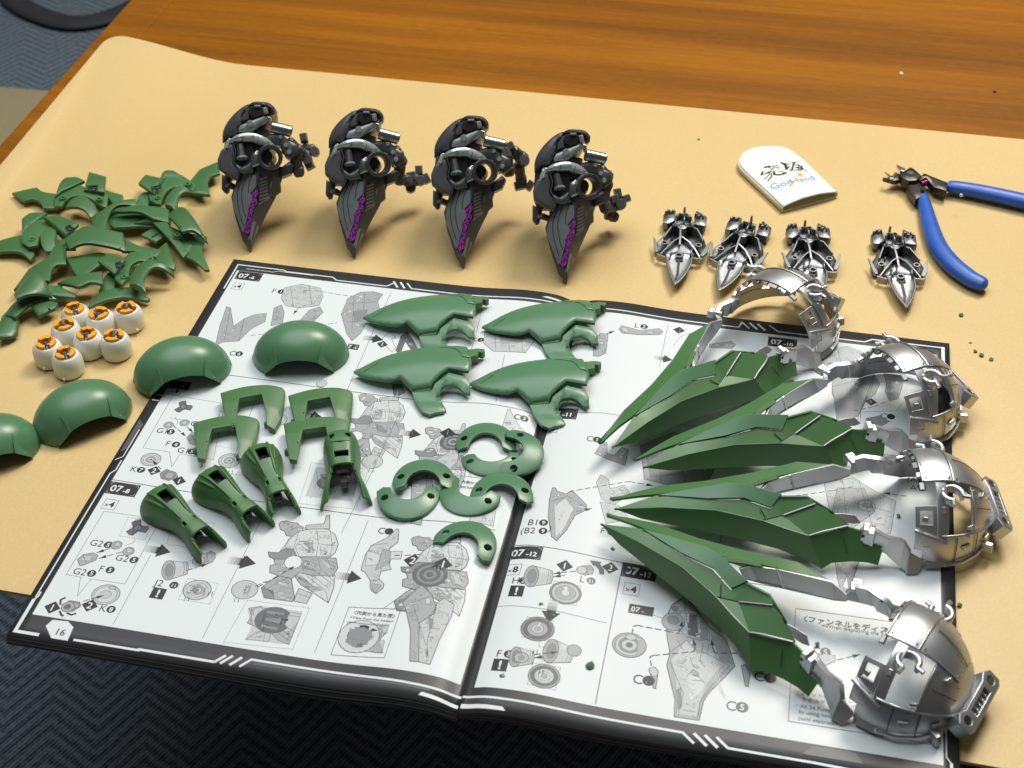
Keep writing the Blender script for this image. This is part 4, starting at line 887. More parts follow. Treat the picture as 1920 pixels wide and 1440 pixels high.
k1 = make_ankle(upr, [(0.22, 0.28, 12, 30), (0.22, 0.28, -30, -12), (0.47, 0.54, -17, 17)], (0.64, 36, 18), 'green', [[(0.34, -20), (0.35, 0), (0.34, 20)]], 1)
aks = [(k0, (250, 880), (625, 1258), 'green ankle guard nearest the camera, left of the other three'), (None, (628, 745), (985, 1105), 'green ankle guard in the middle of the three slanting ones'),
       (None, (1000, 560), (1175, 985), 'green ankle guard third from the left, leaning on a bracket leg'), (k1, (1600, 490), (1638, 935), 'green ankle guard with its fork pointing at the camera, right of the others')]
for src, a, e, lab in aks:
    o = src or copy_tree(k0); o['label'] = lab; A, E_ = P(*z8b(a)[0], 14), P(*z8b(e)[0], 8)
    ang = math.atan2(E_.y-A.y, E_.x-A.x); Lr = math.hypot(E_.x-A.x, E_.y-A.y); base = 43.0
    q = rotz((3.0, 0), ang); o.location = Vector((A.x-q[0], A.y-q[1], 3.3))*S; o.rotation_euler = (0, 0, ang)
    sc = min(1.22, max(0.8, Lr/base)); o.scale = (sc, 1.0, 1.0)

# --- ring segments with two holes
def make_arc():
    t = thing('ring_segment', 'x', 'model part', group='green ring segments with two holes')
    o_ = [(15.6*math.cos(math.radians(a)), 17.2*math.sin(math.radians(a))) for a in range(2, 179, 8)]
    o_ = [(15.9, -2.4)]+o_+[(-15.4, -1.2), (-13.8, -4.6), (-11.6, -3.8), (-9.0, -3.6)]
    o_ += [(8.6*math.cos(math.radians(a)), -3.6+10.2*math.sin(math.radians(a))) for a in range(170, 9, -10)]+[(9.0, -3.0), (12.6, -4.4)]
    holes = [circle(11.5, 3.6, 1.9, 14), circle(-11.3, 3.4, 1.8, 14)]
    def zf(x, y): return 1.7+4.4*(1-min(1.0, math.hypot(x/18.5, (y-1.0)/19.5))**2)
    link('arched_band', plate(o_, holes, h=0.1, edge=0.7, thick=1.7, grid=1.4, zf=zf, smooth=40), MT['green_b'], t, bevel=0.22)
    for gx, gy in ((3.5, 16.6), (-9.6, 13.4)): link('gate_mark', boxm(1.5, 0.7, 1.0, 0.9, (gx, gy, 0.6), Matrix.Rotation(-0.5 if gx > 0 else 0.8, 3, 'Z')), MT['gate'], t)
    for h in holes:
        c = np.mean(h, axis=0); link('boss', revolve([(2.1, -1.2), (2.9, -1.2), (2.9, 1.2), (2.1, 1.2), (2.1, -1.2)], 16), MT['green'], t, (c[0], c[1], 1.6))
    return t
r0 = make_arc()
def z9(q): return (680+q[0]/4.8, 760+q[1]/4.8)
arcs = [((1108, 378), (1125, 135), 3.0, 0, 0, 'green ring segment farthest back, its right end under its neighbour'), ((1330, 440), (1585, 440), 4.8, 0.0, 0.10, 'green ring segment standing along the booklet fold, bowed to the right'),
        ((1168, 500), (1178, 690), 3.0, 0.0, 0, 'green ring segment seen nearly straight, bowed towards the camera below the farthest one'), ((548, 720), (560, 485), 4.4, 0, 0, 'green ring segment bowed away at the left of the cluster'),
        ((412, 815), (398, 1060), 3.0, 0, 0, 'green ring segment at the lower left, bowed towards the camera'), ((985, 790), (815, 965), 3.2, 0.0, 0.0, 'green ring segment in the middle of the cluster touching four others'),
        ((1250, 845), (1262, 610), 3.2, 0, 0, 'green ring segment bowed away, its right end reaching over the booklet fold'), ((905, 1290), (1060, 1050), 3.0, 0, 0, 'green ring segment nearest the camera, its lower end on the booklet fold')]
for i, (c, ap, z, tx, ty, lab) in enumerate(arcs):
    o = r0 if i == 0 else copy_tree(r0); o['label'] = lab; A, E_ = P(*z9(c), z+2), P(*z9(ap), z+4)
    o.location = Vector((A.x, A.y, z+0.6))*S; o.rotation_euler = (tx, ty, math.atan2(E_.y-A.y, E_.x-A.x)-math.pi/2); o.scale = (1, 0.74, 1) if i == 2 else (1, 1, 1)

# --- white cups with orange claws
def make_cup():
    t = thing('thruster_cup', 'x', 'model part', group='white cups with orange claws')
    link('cup_body', revolve([(0, 0.9), (7.6, 0.9), (8.0, 1.0), (8.35, 3.0), (8.45, 6.0), (8.35, 8.6), (7.8, 10.8), (6.9, 12.5), (6.2, 13.2), (5.7, 13.3), (5.5, 12.9), (5.4, 11.0), (0, 11.0)], 36, 50), MT['white'], t)
    link('base_ring', revolve([(0, 0), (6.8, 0), (7.1, 0.3), (7.0, 1.0), (0, 1.0)], 30), MT['grey_d'], t)
    link('side_peg', tube([(0, -7.9, 3.2), (0, -9.9, 3.0)], [0.9, 0.75], 10), MT['white'], t)
    link('well', revolve([(0, 11.05), (5.3, 11.05), (5.3, 11.3), (0, 11.3)], 24), MT['gun'], t)
    link('hub', revolve([(0, 11.3), (2.2, 11.3), (2.0, 13.4), (1.2, 13.9), (0, 13.7)], 16), MT['gun'], t)
    for k in range(3):
        a0 = 2*math.pi*k/3
        o_ = [(r*math.cos(a0+u), r*math.sin(a0+u)) for r, u in [(5.5, -0.78+0.13*i) for i in range(13)]]+[(r*math.cos(a0+u), r*math.sin(a0+u)) for r, u in [(2.9, 0.70-0.14*i) for i in range(11)]]
        c = link('claw', prism(o_, 11.6, 15.0), MT['orange'], t, bevel=0.45, seg=3)
        sp = a0+math.pi/3; R = Matrix.Rotation(sp, 3, 'Z'); link('spoke', boxm(5.0, 1.3, 1.6, 0.9, tuple(R @ Vector((2.8, 0, 0))+Vector((0, 0, 11.3))), R), MT['gun_l'], t, bevel=0.15)
    return t
c0_ = make_cup()
cups = [((139, 579), 2.2, 'white cup with orange claws, farthest left in the back row'), ((185, 588), -0.5, 'white cup with orange claws in the middle of the back row'), ((237, 577), 0.9, 'white cup with orange claws set apart at the far right, side peg showing'),
        ((120, 608), 1.1, 'white cup with orange claws second from the left in the middle of the cluster'), ((162, 626), -0.2, 'white cup with orange claws at the centre of the cluster'), ((213, 629), -1.45, 'white cup with orange claws at the right end of the front rows'),
        ((86, 643), 0.1, 'white cup with orange claws at the left end of the cluster'), ((122, 662), 0.15, 'white cup with orange claws nearest the camera')]
for i, (c, a, lab) in enumerate(cups):
    o = c0_ if i == 0 else copy_tree(c0_); o['label'] = lab; w = P(*c, 13.8); o.location = Vector((w.x, w.y, 0.05))*S; o.rotation_euler = (0, 0, a)
# ------------------------------------------------------------------ long green wing binders with silver frames
C0 = Vector((112.4, 80.1, 0))
def b4(x, y, z):
    w = P(1120+x/2.526, 950+y/2.526, z); return Vector((w.x-C0.x, w.y-C0.y, z))
LM = dict(LT=(-68.4, 26.6, 18.4), UT=(-65.7, 33.2, 18.2), FK=(-47.9, 22.2, 23.5), RP=(-48.3, 14.3, 22.6), PEt=(2.7, -6.3, 28.9), PEb=(-4.1, -8.4, 24.6), SE1=(0.1, -13.4, 23.4),
          SE2=(14.7, -16.8, 28.2), CO=(6.1, -27.0, 19.8), AE=(24.9, -29.9, 21.1), TC=(13.1, -11.9, 29.8), BC=(9.0, -36.7, 5.6), WTb=(34.3, -45.3, 5.5), WTt=(37.2, -42.9, 12.3), JT=(31.2, -36.7, 20.7), BE=(39.4, 5.7, 23.9))
LM = {k: Vector(v) for k, v in LM.items()}
def poly3(faces, smooth=25):
    """faces given as lists of 3-D points; shared points are welded, big faces triangulated"""
    bm = bmesh.new(); cache = {}
    def vv(p):
        k = (round(p[0], 2), round(p[1], 2), round(p[2], 2))
        if k not in cache: cache[k] = bm.verts.new(Vector(p)*S)
        return cache[k]
    for f in faces:
        try: bm.faces.new([vv(p) for p in f])
        except ValueError: pass
    bmesh.ops.recalc_face_normals(bm, faces=bm.faces)
    bmesh.ops.triangulate(bm, faces=[f for f in bm.faces if len(f.verts) > 4])
    return bm
def up_faces(bm, smooth, ref=Vector((0, 0, 1))):
    n = sum((f.normal*f.calc_area() for f in bm.faces), Vector())
    if n.dot(ref) < 0: bmesh.ops.reverse_faces(bm, faces=bm.faces)
    return from_bm(bm, smooth)
def strip(a, b, smooth=40, ref=Vector((0, 0, 1)), close=False):
    return up_faces(poly3([[a[i], b[i], b[i+1], a[i+1]] for i in range(len(a)-1)]), smooth, ref)
SPC, SPR = Vector((72, -27, 8)), 31.0
E1, E2, E3 = Vector((0.92, -0.39, 0)).normalized(), Vector((0.39, 0.92, 0)).normalized(), Vector((0, 0, 1))
def sph(psi, phi, off=0.0):
    a, b = math.radians(psi), math.radians(phi)
    p = SPC+(E1*math.cos(a)+(E3*math.sin(b)-E2*math.cos(b))*math.sin(a))*(SPR+off)
    if p.z < 3.4: p.z = 3.4
    return p
def patch(p0, p1, f0, f1, off=0.0, n=10, cut=None):
    vs, fs = [], []
    for i in range(n+1):
        for j in range(n+1): vs.append(tuple(sph(p0+(p1-p0)*i/n, f0+(f1-f0)*j/n, off)))
    for i in range(n):
        for j in range(n):
            if cut and cut(p0+(p1-p0)*(i+.5)/n, f0+(f1-f0)*(j+.5)/n): continue
            k = i*(n+1)+j; fs.append((k, k+1, k+n+2, k+n+1))
    bm = bmesh.new(); q = [bm.verts.new(Vector(v)*S) for v in vs]
    for f in fs: bm.faces.new([q[i] for i in f])
    bmesh.ops.recalc_face_normals(bm, faces=bm.faces)
    if bm.faces[:] and (bm.faces[0].calc_center_median()-SPC*S).dot(bm.faces[0].normal) < 0: bmesh.ops.reverse_faces(bm, faces=bm.faces)
    return from_bm(bm, 60)
def make_binder():
    t = thing('wing_binder', 'x', 'model part', group='assembled green wing binders')
    m = LM; LT, UT, FK, RP, CO, BC = m['LT'], m['UT'], m['FK'], m['RP'], m['CO'], m['BC']
    R1, R2, R3 = b4(400, 288, 22.6), b4(560, 428, 22.2), b4(645, 525, 21.2)
    q1, q2, q3, q4, q5 = b4(100, 180, 15.5), b4(240, 292, 13.0), b4(440, 452, 10.0), b4(598, 598, 8.0), b4(682, 702, 6.4)
    side = [[LT, q1, RP], [RP, q1, q2], [RP, q2, q3, R1], [R1, q3, q4, R2], [R2, q4, q5, R3], [R3, q5, BC, CO]]
    link('side_wall', up_faces(poly3(side), 25, -E2), MT['green'], t, solid=1.5, bevel=0.22)
    a1, a2, a3 = b4(785, 780, 7.2), b4(880, 820, 8.0), b4(950, 862, 7.2); e1, e2 = b4(962, 768, 14.5), b4(978, 702, 20.5)
    rear = [[CO, BC, a1, m['AE']], [m['AE'], a1, a2, e1], [m['AE'], e1, e2], [e1, a2, a3, m['WTt']], [a3, m['WTb'], m['WTt']]]
    link('rear_panel', up_faces(poly3(rear), 30, -E2), MT['green'], t, solid=1.5, bevel=0.22)
    I0, I1, I2 = b4(232, 122, 23.6), b4(400, 230, 25.0), b4(545, 300, 26.4)
    top = [[LT, RP, FK], [RP, R1, I1, I0], [RP, I0, FK], [R1, R2, I2, I1], [R2, m['SE1'], m['PEb'], I2], [m['SE1'], m['SE2'], m['TC'], m['PEt'], m['PEb']]]
    link('top_panel', up_faces(poly3(top), 18), MT['green'], t, solid=1.5, bevel=0.2)
    d = Vector((0, 0, -0.35)); r2 = [v+d for v in (R2, R3, CO, m['AE'], b4(940, 640, 21.6), b4(900, 550, 25.2), m['SE2'], m['SE1'])]
    link('rear_top_panel', up_faces(poly3([r2]), 20), MT['green'], t, solid=1.5, bevel=0.2)
    u = Vector((0, 0, 1.0)); T1_, T2_ = b4(520, 200, 29.0), b4(582, 238, 29.8)
    rp = [[FK+u*0.3, I0+u*0.3, I1+u], [FK+u*0.3, I1+u, T1_+u], [T1_+u, I1+u, I2+u, T2_+u], [T2_+u, I2+u, m['PEb']+u, m['PEt']+u]]
    link('raised_panel', up_faces(poly3(rp), 30), MT['green_b'], t, solid=2.2, bevel=0.35, seg=3)
    # inner face that drops from the raised panel into the gap
    drop = [FK+Vector((0, 0.6, -3)), T1_+Vector((1, 1.5, -9)), T2_+Vector((1.5, 1, -10)), m['PEt']+Vector((1, 1.5, -9)), m['TC']+Vector((1, 1.5, -10)), b4(900, 550, 15)]
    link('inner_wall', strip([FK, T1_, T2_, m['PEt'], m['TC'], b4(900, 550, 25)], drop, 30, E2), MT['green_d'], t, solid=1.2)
    oB = [UT, b4(150, 55, 20.0), b4(270, 80, 21.6), b4(480, 152, 24.0), b4(700, 212, 25.2), b4(950, 265, 25.2), m['BE']+Vector((0, 0.6, 0))]
    iB = [UT+Vector((0.6, -0.6, 0)), b4(155, 78, 20.6), FK+Vector((0.4, 0.6, 0.1)), T1_+Vector((0, 0.5, -0.4)), b4(592, 236, 28.8), b4(785, 276, 27.4), b4(972, 322, 25.4)]
    link('far_blade', strip(oB, iB, 30), MT['green'], t, solid=1.5, bevel=0.2)
    lo = [v+Vector((-0.8, 1.8, -k)) for v, k in zip(oB, (0.5, 3, 6, 9, 11, 9, 6))]
    link('far_wall', strip(oB, lo, 30, E2), MT['green'], t, solid=1.4)
    link('far_lip', strip([b4(592, 240, 29.4), b4(700, 250, 28.8), b4(778, 268, 28.4), b4(790, 278, 27.2)], [b4(600, 262, 28.4), b4(700, 274, 28), b4(770, 288, 27.6), b4(785, 292, 27)], 30), MT['green'], t, solid=1.6, bevel=0.25)
    # silver frame arm inside the far blade
    tp = [b4(672, 300, 26.0), b4(720, 284, 27.0), b4(860, 302, 26.2), b4(980, 330, 25.2), b4(1110, 362, 24.2), b4(1180, 424, 22.0)]
    bt = [b4(690, 340, 21.0), b4(760, 360, 18.0), b4(880, 388, 15.2), b4(1010, 417, 15.0), b4(1120, 442, 16.6), b4(1176, 446, 18.6)]
    link('frame_arm', strip(tp, bt, 12, -E2), MT['silver'], t, solid=1.5, bevel=0.2)
    link('arm_rail', tube([tuple(v) for v in (b4(700, 338, 20), b4(880, 386, 15.4), b4(1010, 414, 15.2))], 0.6, 8), MT['silver'], t)
    link('arm_brace', join(tube([tuple(b4(850, 300, 26.4)), tuple(b4(880, 385, 16))], 0.55, 6), tube([tuple(b4(860, 350, 20)), tuple(b4(880, 300, 26))], 0.45, 6)), MT['silver_in'], t)
    link('arm_floor', strip(bt, [v+Vector((1.8, 4.2, 1.0)) for v in bt], 30), MT['silver'], t, solid=1.0)
    # clip and arched link to the dome, far side
    jt = [b4(1178, 424, 22.0), b4(1212, 384, 24.6), b4(1275, 396, 25.4), b4(1330, 436, 25.2), b4(1368, 462, 24.6), b4(1392, 500, 22.0)]
    jb = [b4(1180, 446, 18.0), b4(1250, 462, 16.0), b4(1312, 478, 14.6), b4(1322, 500, 13.4), b4(1366, 520, 12.0), b4(1380, 530, 11.4)]
    link('far_link', strip(jt, jb, 12, -E2), MT['silver'], t, solid=2.6, bevel=0.3)
    link('far_clip', join(boxm(5.5, 4.5, 4.0, 0.8, tuple(b4(1222, 396, 20)+Vector((0.5, 1.5, 0)))), boxm(2.4, 5.5, 1.8, 0.9, tuple(b4(1208, 396, 23.4)+Vector((0, 1, 0))))), MT['silver'], t, bevel=0.5)
    link('far_strut', strip([b4(1330, 436, 25), sph(101, 166, 0.2), sph(100, 150, 0.3)], [b4(1380, 522, 12), sph(98, 188, 0.0), sph(92, 165, 0)], 40, -E1), MT['silver'], t, solid=1.6, bevel=0.3)
    # near link from the rear panel to the foot of the dome
    nt_ = [m['JT']+Vector((-1.6, 1.2, 0.8)), b4(1010, 692, 22.0), b4(1042, 744, 21.0), b4(1082, 800, 18.6), b4(1148, 850, 17.0), b4(1150, 905, 14.0)]
    nb = [b4(962, 772, 12.4), b4(985, 798, 11.0), b4(1005, 806, 11.2), b4(1062, 866, 8.6), b4(1098, 965, 4.6), b4(1120, 1020, 3.6)]
    link('near_link', strip(nt_, nb, 8, -E2), MT['silver'], t, solid=2.6, bevel=0.3)
    link('link_cap', strip(nt_[1:5], [v+E2*3.4+Vector((0, 0, -0.6)) for v in nt_[1:5]], 10), MT['silver_in'], t, solid=1.2, bevel=0.25)
    R_ = Matrix.Rotation(math.radians(-38), 3, 'Z'); link('link_block', join(boxm(6.4, 5.2, 9.5, 0.9, tuple(m['JT']+Vector((1.2, 0.6, -8.6))), R_), boxm(3.2, 6.4, 3.0, 0.85, tuple(m['JT']+Vector((0.2, 1.2, 0.2))), R_)), MT['silver'], t, bevel=0.5)
    link('link_pin', join(boxm(1.2, 1.2, 4.4, 1, tuple(b4(978, 742, 14)-E2*1.3)), boxm(3.0, 1.2, 1.3, 1, tuple(b4(985, 720, 18.6)-E2*1.4))), MT['black'], t)
    link('link_tab', strip([b4(898, 556, 24.6), b4(940, 578, 24.6), b4(990, 612, 24.0)], [b4(935, 628, 22.0), b4(966, 650, 21.0), b4(1004, 664, 21.0)], 30), MT['silver'], t, solid=1.2, bevel=0.2)
    # chrome inlays
    for k, (pts, w) in enumerate((([m['SE1']+u*0.15, (m['SE1']+m['SE2'])/2+u*0.2, m['SE2']+u*0.15], 0.6),)):
        link('inlay', tube([tuple(p) for p in pts], w, 8, flat=0.5), MT['silver_d'], t)
    arc = [tuple(v) for v in curve([tuple(CO+u*0.3), tuple(b4(780, 606, 21.4)), tuple(b4(850, 624, 22.0)), tuple(m['AE']+u*0.4)], 5)]
    link('inlay', tube(arc, 0.6, 8, flat=0.6), MT['silver_d'], t)
    link('edge_line', tube([tuple(v+Vector((0, 0, 0.02))) for v in (RP, R1, R2, R3, CO)], 0.2, 6), MT['green_b'], t)
    link('seam_groove', tube([tuple(v+Vector((0, 0, 0.06))) for v in (b4(585, 372, 25.2), b4(584, 430, 22.6))], 0.22, 6), MT['mark'], t); link('seam_groove', tube([tuple(v) for v in (b4(878, 682, 18.4), b4(868, 765, 12.6))], 0.2, 6), MT['mark'], t)
    # the dome: separate riveted panels round an open ring
    link('front_panel', patch(77, 103, 74, 130, 0.5, 10), MT['silver'], t, solid=1.3, bevel=0.2)
    link('crown_panel', patch(36, 76.4, 74, 130, 0.2, 12), MT['silver'], t, solid=1.3, bevel=0.2)
    link('back_panel', patch(12, 35.5, 20, 160, 0.0, 12), MT['silver'], t, solid=1.3, bevel=0.2)
    link('side_panel', patch(30, 60, 26, 73.4, 0.3, 10), MT['silver'], t, solid=1.3, bevel=0.2)
    link('lower_panel', patch(18, 104, -9, 25.4, 0.1, 16, lambda a, f: f < -2 and 35 < a < 78 or (a > 96 and f > 14)), MT['silver'], t, solid=1.3, bevel=0.2)
    link('pillar', patch(84, 93, 26, 73.4, 0.6, 10), MT['silver_in'], t, solid=1.4, bevel=0.2)
    link('front_frame', patch(93.6, 112, 10, 52, -0.2, 10, lambda a, f: 97 < a < 108 and 34 < f < 47), MT['silver'], t, solid=1.4, bevel=0.2)
    link('frame_bar', tube([tuple(sph(112, 30, 1.2)), tuple(sph(94, 24, 1.6)), tuple(sph(86, 20, 1.0))], 1.3, 8, flat=0.7), MT['silver_in'], t)
    link('far_side_panel', patch(58, 100, 131, 172, 0.2, 10, lambda a, f: 66 < a < 92 and 138 < f < 165), MT['silver'], t, solid=1.3, bevel=0.2)
    link('far_lower_panel', patch(20, 100, 172.5, 189, 0.0, 12), MT['silver'], t, solid=1.3, bevel=0.2)
    # trims, seams and teeth that break up the shells
    def trim(pts, r=0.55, mat='silver_in', name='trim'): link(name, tube([tuple(sph(a, f, o_)) for a, f, o_ in pts], r, 8, flat=0.8), MT[mat], t)
    trim([(77, f, 1.0) for f in range(74, 131, 7)]); trim([(103, f, 0.9) for f in range(74, 131, 7)]); trim([(a, 74, 1.0) for a in range(77, 104, 5)]); trim([(a, 74, 0.7) for a in range(36, 77, 6)]); trim([(60, f, 0.8) for f in range(26, 74, 6)]); trim([(a, 25.5, 0.7) for a in range(20, 96, 7)], 0.7)
    trim([(a, 102, 0.8) for a in range(36, 77, 6)], 0.25, 'gun', 'seam'); trim([(a, 50, 0.75) for a in range(30, 60, 5)], 0.25, 'gun', 'seam'); trim([(55, f, 0.7) for f in range(-6, 26, 5)], 0.25, 'gun', 'seam'); trim([(76, f, 0.7) for f in range(-2, 26, 5)], 0.25, 'gun', 'seam')
    for k, f in enumerate((70, 82, 94, 106, 118, 132, 146, 160)):
        c = sph(104.5, f, 0.2); n_ = (c-SPC).normalized(); sd = n_.cross(E1).normalized(); R = Matrix((sd, n_.cross(sd), n_)).transposed()
        link('edge_tooth', boxm(4.4-1.2*(k % 2), 2.6+1.2*(k % 3), 1.5, 0.85, tuple(c-n_*1.2), R), MT['silver' if k % 2 else 'silver_d'], t, bevel=0.25)
    for a, f, sx, sy in ((88, 48, 2.2, 3.4), (88, 64, 2.0, 2.2), (64, 32, 3.5, 1.8), (46, 66, 4.0, 2.0), (66, 12, 5.0, 2.4), (40, 12, 4.0, 2.0), (100, 24, 4.5, 2.2), (104, 40, 3.0, 3.0)):
        c = sph(a, f, 0.6); n_ = (c-SPC).normalized(); sd = n_.cross(E3).normalized(); R = Matrix((sd, n_.cross(sd), n_)).transposed(); link('panel_block', boxm(sx, sy, 1.3, 0.8, tuple(c-n_*0.3), R), MT['silver'], t, bevel=0.3)
    # near rim band that curls out along the page, and its foot
    rim = [sph(a, -9, 0.4) for a in (100, 84, 68, 52, 36, 22)]
    link('rim_band', strip([v+Vector((0, 0, 4.6-2.4*math.sin(math.pi*i/5))) for i, v in enumerate(rim)], [v-E2*2.2+Vector((0, 0, 1.2+2.0*math.sin(math.pi*i/5))) for i, v in enumerate(rim)], 50, -E2), MT['silver'], t, solid=1.4, bevel=0.2)
    f0 = b4(1150, 990, 6.0)
    link('foot', strip([b4(1150, 905, 14), b4(1215, 985, 8.5), b4(1290, 985, 8.0)], [b4(1105, 1010, 4.0), b4(1160, 1040, 3.6), b4(1210, 992, 5.0)], 25, -E2), MT['silver'], t, solid=2.2, bevel=0.3)
    link('foot', join(boxm(7, 3, 5.0, 0.8, tuple(sph(40, -9, 1.5)-E2*1.0), Matrix.Rotation(-0.9, 3, 'Z')), ), MT['silver'], t, bevel=0.4)
    # eyelet clips
    for ph in (62, 136):
        c = sph(80, ph, 1.0); ring = [tuple(c+Vector((4.6*math.cos(math.radians(a)), 4.6*math.sin(math.radians(a)), 0))) for a in range(-130, 151, 14)]
        rot = 150 if ph < 90 else -30
        ring = [tuple(c+Matrix.Rotation(math.radians(rot-60), 3, 'Z') @ (Vector(q)-c)) for q in ring]
        e = link('eyelet', tube(ring, 1.35, 8, flat=0.9), MT['silver'], t); a_, b_ = Vector(ring[0]), Vector(ring[-1])
        link('eyelet_barrel', join(tube([tuple(Vector(q)+Vector((0, 0, -2.0))) for q in ring], 1.2, 8, flat=1.5)), MT['silver'], e)
        link('eyelet_stem', join(tube([tuple(a_), tuple(a_+(a_-c)*0.75)], 1.1, 8), tube([tuple(b_), tuple(b_+(b_-c)*0.75)], 1.1, 8)), MT['silver'], e)
    # slotted bar at the back
    bc = SPC+E1*35.0+Vector((0, 0, 6.5)); Rb = Matrix((E2, E1, E3)).transposed()
    bar = [(-17, -3), (-13, -5.4), (-9, -3.6), (9, -3.6), (13, -5.4), (17, -3), (17, 3), (14, 4.6), (-14, 4.6), (-17, 3)]
    holes = [circle(-12.6, -0.6, 2.2, 12), circle(12.6, -0.6, 2.2, 12), [(-7.5, -1.6), (7.5, -1.6), (7.5, 2.0), (-7.5, 2.0)]]
    bm_ = plate(bar, holes, h=0.4, edge=1.2, thick=7.5, grid=2.5, smooth=30)
    bo = link('slotted_bar', bm_, MT['silver'], t, bevel=0.35); bo.matrix_local = Matrix.Translation(bc*S) @ (Rb @ Matrix.Rotation(math.radians(-35), 3, 'X')).to_4x4()
    for k in range(5): link('tooth', boxm(1.2, 3.4, 3.4, 0.9, (-6+3*k, 0.2, -4.6)), MT['silver_in'], bo, bevel=0.2)
    for p_, f_ in ((80, 78), (100, 78), (80, 126), (100, 126), (73, 78), (40, 78), (57, 30), (57, 68), (33, 68), (64, 22), (24, 20), (90, 20)):
        c = sph(p_, f_, 0.9); link('rivet', tube([tuple(c-(c-SPC).normalized()*0.4), tuple(c+(c-SPC).normalized()*0.35)], 0.45, 8), MT['silver_in'], t)
    return t
bd0 = make_binder()
POSES = [(0.0, 0.0, 0.0, 'green wing binder with silver dome nearest the camera, pointing to the far left'), (80.81, -33.6, 142.7, 'green wing binder farthest from the camera, its silver arch standing on the mat edge'),
         (55.71, 6.4, 109.6, 'green wing binder second from the back, silver dome at the right page corner'), (35.03, 7.9, 54.9, 'green wing binder lying level across the right page, second from the front')]
for i, (a, x, y, lab) in enumerate(POSES):
    o = bd0 if i == 0 else copy_tree(bd0); o['label'] = lab; o.location = (C0+Vector((x, y, 0.4)))*S; o.rotation_euler = (0, 0, math.radians(a))
# ------------------------------------------------------------------ dark spiked units leaning back on the mat
def ux(x, y): return ((x-1165)/13.04, (1380-y)/13.04)
def UO(*q): return outl([ux(a[0], a[1])+tuple(a[2:]) for a in q], 5)
SPK = [(1380, 1162, 1165, 1168, 0.0, 0.6, 0.0), (1300, 1112, 1166, 1196, 0.4, 3.2, 0), (1200, 1084, 1176, 1236, 0.8, 5.2, -0.5), (1100, 1055, 1192, 1276, 1.2, 7.0, -1.5), (950, 1030, 1225, 1345, 1.6, 9.0, -3.5), (800, 1075, 1242, 1393, 2.0, 10.0, -4.5), (700, 1090, 1246, 1393, 2.0, 8.0, -4.5)]
SPK = [(a, 1195+(l-1195)*1.10 if a < 1350 else l, r, 1195+(rr-1195)*1.07 if a < 1350 else rr, wl, wr, wrr) for a, l, r, rr, wl, wr, wrr in SPK]
def spike_row(y):
    for a, b in zip(SPK, SPK[1:]):
        if b[0] <= y <= a[0]:
            f = (a[0]-y)/(a[0]-b[0]); return [a[i]+(b[i]-a[i])*f for i in range(7)]
    return list(SPK[0] if y > 1380 else SPK[-1])
def spike_w(u, v, off=0.0):
    y = 1380-v*13.04; x = u*13.04+1165; _, l, r, rr, wl, wr, wrr = spike_row(y)
    if x <= r: f = (x-l)/(r-l+1e-6); return wl+(wr-wl)*max(-0.3, min(1, f))+off
    f = (x-r)/(rr-r+1e-6); return wr+(wrr-wr)*max(0, min(1.3, f))+off
def uplate(name, t, mat, pts, off=0.4, thick=1.2, grid=1.6, h=0.0, edge=2, w=None, bevel=0.15, holes=(), zf=None):
    f = zf or ((lambda u, v: spike_w(u, v, off)) if w is None else (lambda u, v: w))
    return link(name, plate(UO(*pts), holes, h=h, edge=edge, thick=thick, grid=grid, zf=f), MT[mat], t, bevel=bevel)
def U3(x, y, w): a = ux(x, y); return (a[0], a[1], w)
